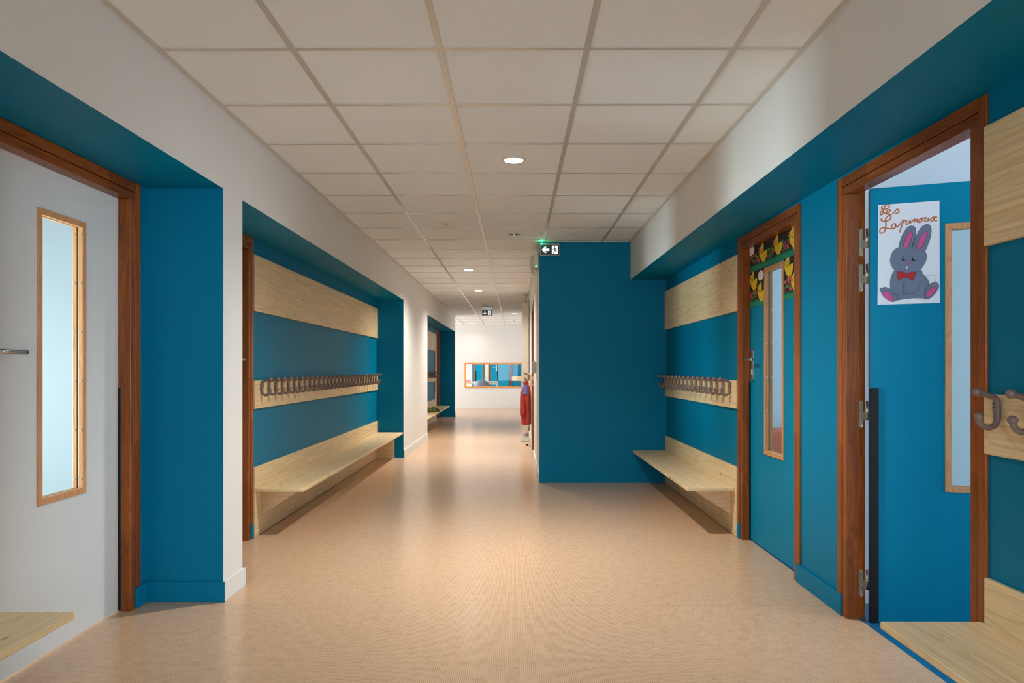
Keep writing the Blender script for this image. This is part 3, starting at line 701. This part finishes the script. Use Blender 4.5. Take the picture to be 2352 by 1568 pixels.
# radiator
r = root('radiator', (XN, 12.0, .08), 'tall narrow beige radiator on the right wall behind the red jacket', 'radiator')
m = MB(); m.box(.120, .232, 12.0, 12.03, .084, 2.30)
for k in range(6): m.box(.122, .145, 12.05 + k * .08, 12.11 + k * .08, .10, 2.28); m.box(.205, .230, 12.05 + k * .08, 12.11 + k * .08, .10, 2.28)
m.box(.122, .230, 12.03, 12.53, 2.26, 2.30); m.box(.122, .230, 12.03, 12.53, .084, .12)
m.build('panel', M['radiator'], r, bevel=.003)
m = MB(); m.tube([(.187, 12.06, 2.30), (.187, 12.06, 2.47)], .008, 10); m.build('pipe', M['frame_x'], r)
m = MB(); m.tube([(.187, 12.06, 2.305), (.187, 12.06, 2.36)], .013, 12); m.tube([(.187, 12.06, 2.345), (.15, 12.06, 2.345)], .008, 10); m.tube([(.158, 12.06, 2.345), (.128, 12.06, 2.345)], [.014, .017], 14); m.build('valve', M['zinc'], r)
m = MB(); m.box(.230, XN - .001, 12.05, 12.08, 2.0, 2.03); m.box(.230, XN - .001, 12.05, 12.08, .3, .33); m.build('wall_bracket', M['radiator'], r)
# pale notice board beyond
r = root('notice_board', (XN, 12.9, .6), 'white board on the right wall beyond the radiator', 'notice board')
m = MB(); m.box(XN - .03, XN - .001, 13.0, 14.6, .35, 2.0); m.build('frame', M['dark'], r, bevel=.003)
m = MB(); m.box(XN - .034, XN - .03, 13.03, 14.57, .38, 1.97); m.build('board', M['whitedoor'], r)
m = MB(); m.box(.10, .235, 11.15, 11.72, .001, .009)
M['greymat'] = mat('grey_mat', srgb(150, 145, 135), 0.9, noise=.1, nscale=60)
tag(m.build('floor_mat', M['greymat'], bevel=.002), 'small grey mat on the floor below the radiator', 'mat')
r = root('door_stop', (.22, 10.62, 0), 'small dark door stop on the floor by the narrow corridor wall', 'door stop')
m = MB(); m.lathe((.185, 10.6, .0), [(.0001, .022), (.016, .022), (.02, .012), (.02, .001)], 16); m.build('buffer', M['dark'], r)

# red jacket
M['red'] = mat('red_cloth', srgb(158, 44, 34), 0.8, noise=.12, nscale=9)
M['bluecloth'] = mat('blue_cloth', srgb(74, 96, 150), 0.8, noise=.06, nscale=12)
M['pipecloth'] = mat('pale_piping', srgb(190, 195, 205), 0.7)
YJ = 10.62
r = root('jacket', (.18, YJ, .32), "child's red jacket with blue shoulders hanging on the right wall rail", 'jacket')
rows = [(.955, .150, .186, .02), (.935, .135, .200, .035), (.90, .118, .222, .06), (.86, .105, .236, .10), (.80, .094, .242, .13), (.70, .088, .243, .14), (.58, .090, .244, .145), (.46, .092, .244, .15), (.36, .094, .244, .15), (.325, .097, .242, .15), (.32, .11, .235, .14)]
m = MB(); seg = 40; vs = []; fs = []
for (z, xa, xb_, ty) in rows:
    cx = (xa + xb_) / 2; rx = (xb_ - xa) / 2
    for k in range(seg):
        a = 2 * math.pi * k / seg; f = 1 + (.09 * math.sin(5 * a + z * 3) + .05 * math.sin(9 * a)) * min(1, (.96 - z) * 3)
        ca, sa = math.cos(a), math.sin(a)
        px = cx + rx * math.copysign(abs(ca) ** .7, ca) * min(f, 1.0)
        vs.append((px, YJ + ty * math.copysign(abs(sa) ** .8, sa) * f, z))
for i in range(len(rows) - 1):
    for k in range(seg): k2 = (k + 1) % seg; fs.append((i * seg + k, i * seg + k2, (i + 1) * seg + k2, (i + 1) * seg + k))
fs += [tuple(range(seg - 1, -1, -1)), tuple((len(rows) - 1) * seg + k for k in range(seg))]
m.add(vs, fs, 0, True); m.build('body', M['red'], r)
m = MB(); vs = []; fs = []
rr2 = [(.93, .136, .180, .038), (.90, .117, .185, .064), (.86, .103, .188, .104), (.80, .093, .188, .134), (.765, .092, .175, .138)]
for (z, xa, xb_, ty) in rr2:
    for k in range(12):
        t_ = k / 11; vs.append((xa - .003 + (xb_ - xa) * t_, YJ - (ty + .006) * (math.sin(min(1, .15 + t_ * 1.1) * math.pi / 2) ** .8), z))
for i in range(len(rr2) - 1):
    for k in range(11): fs.append((i * 12 + k, i * 12 + k + 1, (i + 1) * 12 + k + 1, (i + 1) * 12 + k))
m.add(vs, fs, 0, True); y_ = m.build('shoulder_panel', M['bluecloth'], r); sd = y_.modifiers.new('solid', 'SOLIDIFY'); sd.thickness = .004
m = MB(); m.tube([(xa - .004 + (xb_ - xa) * t_, YJ - (.134 + .012) * (math.sin(min(1, .15 + t_ * 1.1) * math.pi / 2) ** .8), .81 - .012 * t_) for xa, xb_, t_ in [(.095, .188, k / 8) for k in range(9)]], .0028, 6)
m.tube([(.092, YJ - .03, .80), (.104, YJ - .03, .86), (.118, YJ - .03, .90), (.136, YJ - .02, .93)], .0028, 6); m.build('piping', M['pipecloth'], y_)
m = MB(); m.tube(smooth_path([(.140, YJ - .02, .925), (.136, YJ - .025, .955), (.160, YJ - .03, .972), (.190, YJ - .025, .96), (.198, YJ - .02, .93)], 5), .013, 10); m.build('collar', M['red'], r)
m = MB(); m.tube(smooth_path([(.125, YJ - .07, .82), (.118, YJ - .12, .70), (.118, YJ - .145, .58), (.122, YJ - .145, .47)], 5), [.034] * 10 + [.038] * 6, 12); m.build('sleeve', M['red'], r)

# green jacket on the far bench
M['olive'] = mat('olive_cloth', srgb(96, 112, 42), 0.85, noise=.45, nscale=14)
M['navy'] = mat('navy_cloth', srgb(34, 38, 70), 0.8, noise=.1)
r = root('folded_jacket', (-1.6, 13.4, .337), 'crumpled olive green jacket lying on the far left bench', 'jacket')
m = MB(); m.sphere((0, 0, 0), 1.0, 0, 36, 22)
vv = []
for (x, y, z) in m.v:
    f = 1 + .16 * math.sin(6 * x + 3 * y) + .10 * math.sin(11 * y + 4 * z) + .07 * math.sin(17 * x - 5 * z)
    vv.append((-1.60 + x * .115 * f, 13.45 + y * .22 * f, max(.3385, .338 + (z * .55 + .32) * .085 * f)))
m.v = vv; m.build('body', M['olive'], r)
m = MB(); m.tube(smooth_path([(-1.56, 13.36, .375), (-1.51, 13.34, .39), (-1.47, 13.36, .372), (-1.455, 13.38, .358)], 5), [.022] * 6 + [.018] * 10, 10); m.build('sleeve', M['navy'], r)
m = MB(); m.tube(smooth_path([(-1.47, 13.37, .36), (-1.448, 13.38, .345), (-1.444, 13.38, .30), (-1.440, 13.38, .22), (-1.434, 13.385, .15)], 5), .0025, 6); m.build('drawstring', M['navy'], r)

# ------------------------------------------------------------------ posters
def fill(mb, pts, thick, m, T): mb.prism(pts, thick, m, T)
def ribbon2(mb, pts, wd, d0, d1, m, T):
    """flat ribbon through 2D pts in (a,z) plane between depths d0..d1"""
    P = [Vector((p[0], p[1])) for p in pts]; L_, R_ = [], []
    for i, p in enumerate(P):
        t = (P[min(i + 1, len(P) - 1)] - P[max(i - 1, 0)]);
        t = t.normalized() if t.length > 1e-9 else Vector((1, 0)); n = Vector((-t.y, t.x)) * wd / 2
        L_.append(p + n); R_.append(p - n)
    for i in range(len(P) - 1):
        mb.prism([(L_[i].x, d0, L_[i].y), (L_[i + 1].x, d0, L_[i + 1].y), (R_[i + 1].x, d0, R_[i + 1].y), (R_[i].x, d0, R_[i].y)], (0, d1 - d0, 0), m, T)
def ell(cx, cy, rx, ry, rot=0, n=20):
    c, s = math.cos(rot), math.sin(rot)
    return [(cx + rx * math.cos(t) * c - ry * math.sin(t) * s, cy + rx * math.cos(t) * s + ry * math.sin(t) * c) for t in [2 * math.pi * k / n for k in range(n)]]
# rabbit poster: leaf coordinates s (from the hinge edge), z
PW0, PW1, PZ0, PZ1 = .033, .278, 1.460, 1.918
def TP(s_, d, z):          # d out of the leaf face toward the corridor
    return (hx + ex * s_ - nx * d, hy + ey * s_ - ny * d, z)
def pp(x, y):              # drawing coordinates (1120 wide sheet study) -> poster
    fy = (y - (178 - 31 * (x - 160) / 778)) / (1462 - (178 - 31 * (x - 160) / 778))
    x0 = 160 - 30 * fy; x1 = 938 - 30 * fy
    return (PW0 + (PW1 - PW0) * (x - x0) / (x1 - x0), PZ1 - (PZ1 - PZ0) * fy)
def c6(x, y): return pp((x / 7.467 + 20) * 5.6, (y / 7.467 + 70) * 5.6)
def c5(x, y): return pp((x / 13.067 - 10) * 5.6, (y / 13.067) * 5.6)
M['ink'] = mat('dark_outline_ink', srgb(46, 40, 48), 0.7); M['furgrey'] = mat('grey_paint', srgb(110, 120, 142), 0.75, noise=.08, nscale=60)
M['pink'] = mat('pink_paint', srgb(206, 84, 142), 0.75, noise=.06, nscale=60); M['bowred'] = mat('red_paint', srgb(186, 34, 44), 0.7); M['orange'] = mat('orange_ink', srgb(222, 108, 44), 0.7)
M['inkblack'] = mat('black_paint', srgb(24, 22, 26), 0.6)
pr = root('poster', TP(PW0, 0, PZ0), 'white poster of a grey rabbit with red bow tie on the open blue door', 'poster')
m = MB(); m.prism([(PW0, .0005, PZ1 - .001), (PW1, .0005, PZ1), (PW1 + .002, .0005, PZ0 + .001), (PW0 - .003, .0005, PZ0)], (0, .0012, 0), 0, TP); m.build('sheet', M['paper'], pr)
def shape(name, pts, conv, mt, d, outline=.0012, sm=True, parent=pr):
    q = [conv(*p) for p in pts]
    if sm: q = [(v.x, v.y) for v in smooth_path([(a, b, 0) for a, b in q], 5, True)]
    mb = MB()
    mb.prism([(a, d, b) for a, b in q], (0, .00025, 0), 0, TP)
    if outline: ribbon2(mb, q + [q[0]], outline, d + .00026, d + .00045, 1, TP)
    return mb.build(name, [M[mt], M['ink']], parent)
shape('left_ear', [(405, 460), (430, 330), (480, 220), (550, 120), (620, 90), (680, 115), (697, 190), (680, 290), (655, 380), (620, 480), (500, 540)], c6, 'furgrey', .0018)
shape('right_ear', [(620, 480), (660, 350), (720, 230), (790, 120), (870, 72), (930, 90), (955, 160), (940, 280), (900, 400), (835, 535), (700, 560)], c6, 'furgrey', .0020)
shape('body', [(325, 855), (270, 930), (240, 1040), (245, 1150), (275, 1220), (350, 1280), (345, 1355), (450, 1345), (620, 1330), (780, 1335), (880, 1345), (920, 1200), (900, 1100), (870, 1010), (800, 930), (750, 850), (540, 820)], c6, 'furgrey', .0021)
shape('head', [(405, 455), (320, 500), (265, 590), (250, 690), (275, 780), (330, 855), (400, 890), (520, 905), (650, 895), (740, 860), (800, 790), (850, 700), (865, 610), (835, 535), (740, 500), (620, 480), (500, 470)], c6, 'furgrey', .0024, outline=.0009)
m = MB(); q = [c6(*p) for p in [(420, 450), (520, 430), (612, 452), (700, 480), (822, 535), (780, 600), (600, 620), (430, 560), (380, 490)]]; m.prism([(a, .0030, b) for a, b in q], (0, .0001, 0), 0, TP); m.build('forehead', M['furgrey'], pr)
shape('left_foot', [(70, 1180), (75, 1142), (110, 1140), (150, 1128), (220, 1155), (265, 1190), (300, 1250), (355, 1285), (350, 1340), (310, 1375), (260, 1380), (180, 1340), (110, 1270)], c6, 'furgrey', .0026)
shape('right_foot', [(820, 1220), (860, 1150), (920, 1090), (990, 1068), (1030, 1080), (1055, 1120), (1045, 1170), (990, 1260), (930, 1320), (880, 1348), (830, 1330)], c6, 'furgrey', .0026)
for nm, pts in (('foot_pad', [(97, 1225), (150, 1205), (210, 1220), (265, 1280), (280, 1340), (255, 1372), (200, 1355), (130, 1290)]), ('foot_pad', [(840, 1290), (870, 1220), (930, 1165), (985, 1145), (1005, 1170), (985, 1230), (920, 1300), (865, 1320)]),
                ('ear_lining', [(630, 220), (600, 195), (560, 230), (515, 320), (488, 430), (510, 472), (545, 455), (590, 370), (625, 280)]), ('ear_lining', [(880, 230), (860, 195), (815, 230), (745, 330), (710, 430), (715, 490), (745, 500), (790, 450), (850, 350)]),
                ('nose', ell(543, 701, 34, 20))):
    shape(nm, pts, c6, 'pink', .0032, outline=.0006)
for (x, y) in ((474, 654), (645, 662)):
    shape('eye', ell(x, y, 27, 40, .1), c6, 'inkblack', .0034, outline=0); shape('eye_highlight', ell(x + 12, y - 16, 13, 13), c6, 'paper', .0038, outline=0)
shape('tooth', ell(527, 805, 13, 26, .35), c6, 'paper', .0034, outline=.0004)
shape('bow_wing', [(370, 880), (430, 865), (480, 892), (470, 930), (470, 965), (410, 1010), (375, 1005), (365, 940)], c6, 'bowred', .0034, outline=.0009)
shape('bow_wing', [(545, 905), (610, 880), (680, 885), (660, 940), (635, 1010), (585, 1008), (530, 970), (545, 930)], c6, 'bowred', .0034, outline=.0009)
shape('bow_knot', ell(508, 932, 50, 42), c6, 'bowred', .0038, outline=.0009)
m = MB()
for pts in ([(835, 960), (860, 942), (880, 955), (910, 942), (940, 955), (965, 945), (1010, 965), (1010, 1020), (990, 1068)], [(450, 1045), (465, 1100), (452, 1180), (470, 1250)], [(495, 1040), (465, 1110), (455, 1180), (490, 1250), (550, 1265), (580, 1240), (620, 1258), (680, 1200), (730, 1110), (748, 1055)], [(275, 1220), (340, 1268), (390, 1270), (440, 1250), (460, 1220)], [(388, 1245), (390, 1270)], [(578, 1220), (580, 1245)], [(618, 478), (640, 420), (660, 350)], [(400, 940), (420, 922), (450, 935)], [(565, 930), (600, 925), (625, 940), (620, 960)]):
    q = [c6(*p) for p in pts]; q = [(v.x, v.y) for v in smooth_path([(a, b, 0) for a, b in q], 4)]; ribbon2(m, q, .0008, .0042, .0044, 0, TP)
m.build('ink_lines', M['ink'], pr)
LET = [[(655, 455), (615, 480), (605, 525), (640, 555), (700, 555), (780, 530), (835, 480), (842, 435), (800, 415), (740, 430), (690, 490), (665, 560), (655, 610), (630, 680), (590, 720), (560, 695), (565, 640), (600, 612), (650, 625), (700, 672), (745, 692), (790, 670), (850, 620), (865, 580), (820, 570), (770, 600), (750, 660), (780, 700), (860, 715), (940, 690), (1000, 630), (1065, 560), (1110, 580), (1122, 630), (1080, 680), (1010, 692)],
       [(605, 820), (580, 860), (600, 895), (660, 910), (740, 905), (820, 880), (870, 820), (875, 765), (830, 745), (770, 770), (725, 830), (720, 900), (722, 1000), (715, 1100), (690, 1190), (640, 1250), (580, 1268), (535, 1230), (545, 1160), (600, 1115), (680, 1110), (760, 1130), (885, 1135), (895, 1060), (940, 1000), (1000, 995), (1020, 1040), (1000, 1100), (940, 1155), (895, 1130)],
       [(1015, 1010), (1018, 1085), (1050, 1092), (1100, 1060), (1160, 990), (1260, 885)], [(1245, 945), (1190, 1080), (1125, 1258)], [(1225, 955), (1290, 915), (1345, 925), (1330, 975), (1335, 1015), (1365, 1022), (1410, 980), (1455, 900)],
       [(1455, 900), (1440, 965), (1475, 975), (1530, 910), (1580, 872), (1585, 905), (1560, 975)], [(1568, 960), (1610, 905), (1665, 880), (1672, 905), (1650, 955), (1685, 975)], [(1760, 868), (1700, 920), (1695, 970), (1740, 978), (1795, 935), (1805, 880), (1765, 862), (1850, 848), (1930, 838)],
       [(1925, 842), (1880, 895), (1882, 950), (1920, 960), (1970, 910), (1998, 845)], [(1985, 870), (1975, 920), (2010, 930), (2060, 885), (2130, 828), (2160, 850), (2150, 900), (2185, 942), (2245, 932)], [(2240, 845), (2195, 832), (2140, 880), (2112, 935), (2065, 962)], [(1474, 848), (1486, 842)]]
for nm, idx in (('lettering_first_line', LET[:1]), ('lettering_second_line', LET[1:])):
    m = MB()
    for st in idx:
        q = [c5(*p) for p in st]; q = [(v.x, v.y) for v in smooth_path([(a, b, 0) for a, b in q], 4)]
        ribbon2(m, q, .0052, .0018, .0020, 1, TP); ribbon2(m, q, .0036, .00205, .0023, 0, TP)
    m.build(nm, [M['orange'], M['ink']], pr)

# chick collage on door 2: plane of the leaf, coordinates (y, z)
XD = XRB + .055
def leafpt(cx, cy):       # sheet study coordinates -> position on the leaf
    u = cx / 5.6 + 1680; v = cy / 5.6 + 460
    dx = (u - 1176) / FPX - PSI; Yp = XD / dx
    return (Yp, H - (v - V0) / FPX * Yp)
def TC(y, d, z): return (XD - d, y, z)
M['card'] = mat('black_card', srgb(30, 24, 26), 0.8); M['chick'] = mat('yellow_card', srgb(228, 190, 34), 0.75); M['chickfold'] = mat('folded_yellow_card', srgb(196, 158, 26), 0.8)
M['beak'] = mat('orange_card', srgb(226, 78, 30), 0.7); M['grass'] = mat('green_card', srgb(16, 132, 100), 0.8); M['leafg'] = mat('leaf_green', srgb(96, 178, 50), 0.8); M['petal'] = mat('petal_pink', srgb(226, 66, 128), 0.8); M['cotton'] = mat('cotton_wool', srgb(238, 228, 226), 0.95)
ybig0, ybig1 = 3.862, 4.760
wy0, wy1 = 4.163, 4.487      # vision panel
sheets = [('chick_collage', 'upper black collage of three yellow chicks across the blue door', ybig0, ybig1, 1.8205, 1.988, [(410, 700), (600, 600), (805, 505)], [(265, 650)]),
          ('chick_collage', 'lower left black collage of two yellow chicks beside the glass', wy1 + .002, ybig1, 1.585, 1.8195, [(287, 1062), (385, 1205)], [(385, 965)]),
          ('chick_collage', 'lower right black collage of yellow chicks beside the glass', ybig0, wy0 - .002, 1.575, 1.8195, [(738, 880), (830, 1075)], [])]
cc = leafpt(410, 700)
def rel(p, dy=0): a = leafpt(*p); return (a[0] - cc[0], a[1] - cc[1])
bodyS = [rel(p) for p in [(362, 652), (366, 700), (378, 755), (396, 787), (412, 794), (432, 778), (447, 735), (455, 690), (460, 628), (440, 640), (415, 662), (392, 668)]]
headS = [rel(p) for p in [(414, 538), (416, 600), (416, 655), (390, 668), (364, 655), (372, 615), (388, 580), (402, 552)]]
foldS = [rel(p) for p in [(366, 640), (395, 648), (416, 642), (418, 662), (396, 690), (375, 672)]]
beakS = [rel(p) for p in [(340, 617), (372, 618), (371, 645)]]; combS = [rel(p) for p in [(343, 655), (366, 648), (366, 672)]]
legS = [[rel(p) for p in q] for q in ([(404, 790), (406, 815), (412, 815), (410, 790)], [(425, 782), (432, 803), (438, 800), (431, 778)])]
rnd = random.Random(3)
for (nm, lb, y0, y1, z0, z1, chicks, clouds) in sheets:
    r = root(nm, TC(y1, 0, z0), lb, 'collage', 'chick pictures on the blue door')
    m = MB(); m.box(y0, y1, .0004, .0018, z0, z1, 0, None, TC); m.build('card', M['card'], r)
    m = MB(); gh = .030
    m.box(y0, y1, .0019, .0024, z0, z0 + gh, 0, None, TC)
    yy = y0 + .006
    while yy < y1 - .012:
        hgt = .010 + rnd.random() * .014; m.prism([(yy, .0019, z0 + gh - .001), (yy + .008, .0019, z0 + gh - .001), (yy + .004 + rnd.uniform(-.004, .004), .0019, z0 + gh + hgt)], (0, .0005, 0), 0, TC); yy += .010
    m.build('grass_strip', M['grass'], r)
    m = MB()
    for k in range(int((y1 - y0) * 300 * (z1 - z0 - .05) / .12)):
        cy = rnd.uniform(y0 + .01, y1 - .01); cz = rnd.uniform(z0 + .05, z1 - .055 if z1 > 1.9 else z0 + .13)
        if any(abs(cy - leafpt(*c)[0]) < .066 and abs(cz - leafpt(*c)[1]) < .055 for c in chicks): continue
        col = 0 if rnd.random() < .66 else (1 if rnd.random() < .7 else 2)
        if col == 0: m.prism([(cy + .0075 * math.cos(a) * (1 if i % 2 else .55), .002, cz + .0065 * math.sin(a) * (1 if i % 2 else .6)) for i, a in enumerate([j * math.pi / 4 for j in range(8)])], (0, .0006, 0), 0, TC)
        else:
            sz = .012 if col == 1 else .007
            m.prism([(cy + sz * math.cos(a) * (1 if i % 2 else .6), .0022, cz + sz * .9 * math.sin(a) * (1 if i % 2 else .6)) for i, a in enumerate([j * math.pi / 5 for j in range(10)])], (0, .0006, 0), col, TC)
    m.build('paper_flowers', [M['leafg'], M['petal'], M['beak']], r)
    for c in chicks:
        p0 = leafpt(*c); inside = lambda q: (min(max(q[0] + p0[0], y0 + .002), y1 - .002), min(max(q[1] + p0[1], z0 + .002), z1 + .002))
        m = MB()
        for pts, mi, d0 in ((bodyS, 0, .0028), (headS, 0, .0034), (foldS, 1, .0042), (beakS, 2, .0030), (combS, 2, .0030), (legS[0], 0, .0026), (legS[1], 0, .0026)):
            q = [inside(p) for p in pts]; m.prism([(a, d0, b) for a, b in q], (0, .0006, 0), mi, TC)
        e = inside(rel((394, 620))); m.prism([(e[0] + .011 * math.cos(k * math.pi / 6), .0042, e[1] + .0085 * math.sin(k * math.pi / 6)) for k in range(12)], (0, .0004, 0), 3, TC)
        m.prism([(e[0] - .002 + .0065 * math.cos(k * math.pi / 6), .0047, e[1] - .001 + .006 * math.sin(k * math.pi / 6)) for k in range(12)], (0, .0004, 0), 4, TC)
        m.build('chick', [M['chick'], M['chickfold'], M['beak'], M['paper'], M['inkblack']], r)
    for c in clouds:
        p0 = leafpt(*c); m = MB()
        for k in range(9):
            a = k * 2 * math.pi / 8; rr_ = 0 if k == 8 else .026
            m.sphere((p0[0] + rr_ * math.cos(a) * 1.1, .006, p0[1] + rr_ * .75 * math.sin(a)), (.024, .004, .015), 0, 12, 8, TC)
        m.build('cloud', M['cotton'], r)

# ------------------------------------------------------------------ things seen through glass
M['orangecab'] = mat('orange_laminate', srgb(214, 100, 52), 0.5)
r = root('toy_cabinet', (2.2, 6.5, 0), 'low orange cabinet seen through the glass of the chick door', 'cabinet')
m = MB(); m.box(2.10, 3.2, 6.55, 7.0, .06, .575); m.build('body', M['orangecab'], r, bevel=.004)
m = MB(); m.box(2.12, 2.64, 6.53, 6.55, .08, .56); m.build('door', M['orangecab'], r, bevel=.003)
m = MB(); m.box(2.66, 3.18, 6.53, 6.55, .08, .56); m.build('door', M['orangecab'], r, bevel=.003)
m = MB(); m.box(2.14, 3.16, 6.6, 6.95, 0, .06); m.build('plinth', M['dark'], r)
# table and chair in the far room
M['tabletop'] = mat('pale_table_top', srgb(240, 226, 204), 0.4); M['chairgrey'] = mat('grey_chair_fabric', srgb(122, 136, 158), 0.6, noise=.05); M['steel_dark'] = mat('dark_chair_metal', srgb(60, 62, 72), 0.5)
r = root('table', (-1.3, 22.9, 0), 'white table with pale top seen through the far window', 'table')
m = MB(); m.box(-2.3, -.555, 22.6, 23.3, .72, .745); m.build('table_top', M['tabletop'], r, bevel=.004)
m = MB(); m.box(-2.26, -.60, 22.63, 22.66, .655, .72); m.build('apron', M['tabletop'], r)
for (x, y) in ((-2.25, 22.62), (-.61, 22.62), (-2.25, 23.23), (-.61, 23.23)):
    m = MB(); m.box(x, x + .05, y, y + .05, 0, .72); m.build('leg', M['whitedoor'], r, bevel=.003)
r = root('tub_chair', (-1.05, 22.1, 0), 'grey tub chair standing in front of the table in the far room', 'chair')
m = MB(); vs = []; fs = []; n = 24
for j, (z, rr_) in enumerate(((.42, .215), (.55, .235), (.70, .245), (.80, .25))):
    for k in range(n + 1):
        a = math.radians(190 + 160 * k / n); dz = -.10 * abs(k / n - .5) ** 2 * 4 if j == 3 else 0
        vs.append((-1.07 + rr_ * math.cos(a), 22.3 + rr_ * math.sin(a), z + dz))
for j in range(3):
    for k in range(n): fs.append((j * (n + 1) + k, j * (n + 1) + k + 1, (j + 1) * (n + 1) + k + 1, (j + 1) * (n + 1) + k))
m.add(vs, fs, 0, True); o = m.build('backrest', M['chairgrey'], r); sd = o.modifiers.new('s', 'SOLIDIFY'); sd.thickness = .035
m = MB(); m.sphere((-1.07, 22.32, .43), (.22, .22, .05)); m.build('seat', M['chairgrey'], r)
for (dx, dy) in ((-.17, -.15), (.17, -.15), (-.17, .17), (.17, .17)):
    m = MB(); m.tube([(-1.07 + dx * .8, 22.32 + dy * .8, .42), (-1.07 + dx, 22.32 + dy, 0)], .012, 8); m.build('leg', M['steel_dark'], r)
for s_ in (-1, 1):
    m = MB(); m.tube(smooth_path([(-1.07 + s_ * .23, 22.2, .45), (-1.07 + s_ * .28, 22.25, .62), (-1.07 + s_ * .27, 22.45, .66)], 4), .015, 8); m.build('armrest', M['steel_dark'], r)
M['pinkbox'] = mat('pink_card', srgb(220, 150, 180), 0.6)
m = MB(); m.box(-1.72, -1.46, 22.8, 23.0, .746, .815); tag(m.build('storage_box', M['pinkbox'], bevel=.004), 'small pink box standing on the table in the far room', 'box')
m = MB(); m.box(-.12, 1.5, YB2 - .02, YB2, .71, .885); tag(m.build('pine_rail', M['pine_x'], bevel=.003), 'pine rail on the blue back wall seen through the far window', 'rail')
# pale door-like curtain panel
M['curtain'] = mat('pale_curtain', srgb(205, 210, 200), 0.8)
r = root('curtain', (-1.15, YB2 - .05, 0), 'pale curtain hanging between the two blue doors of the far room', 'curtain')
m = MB(); vs = []; fs = []; n = 40
for j in range(2):
    for k in range(n + 1): vs.append((-1.14 + .165 * k / n, YB2 - .05 + .006 * math.sin(k * .8), .05 + 2.2 * j))
for k in range(n): fs.append((k, k + 1, n + 2 + k, n + 1 + k))
m.add(vs, fs, 0, True); o = m.build('cloth', M['curtain'], r); sd = o.modifiers.new('s', 'SOLIDIFY'); sd.thickness = .003
m = MB(); m.tube([(-1.15, YB2 - .05, 2.26), (-.965, YB2 - .05, 2.26)], .01, 8); m.build('rod', M['chrome'], r)

for o in bpy.data.objects:
    if '_w' in o: del o['_w']
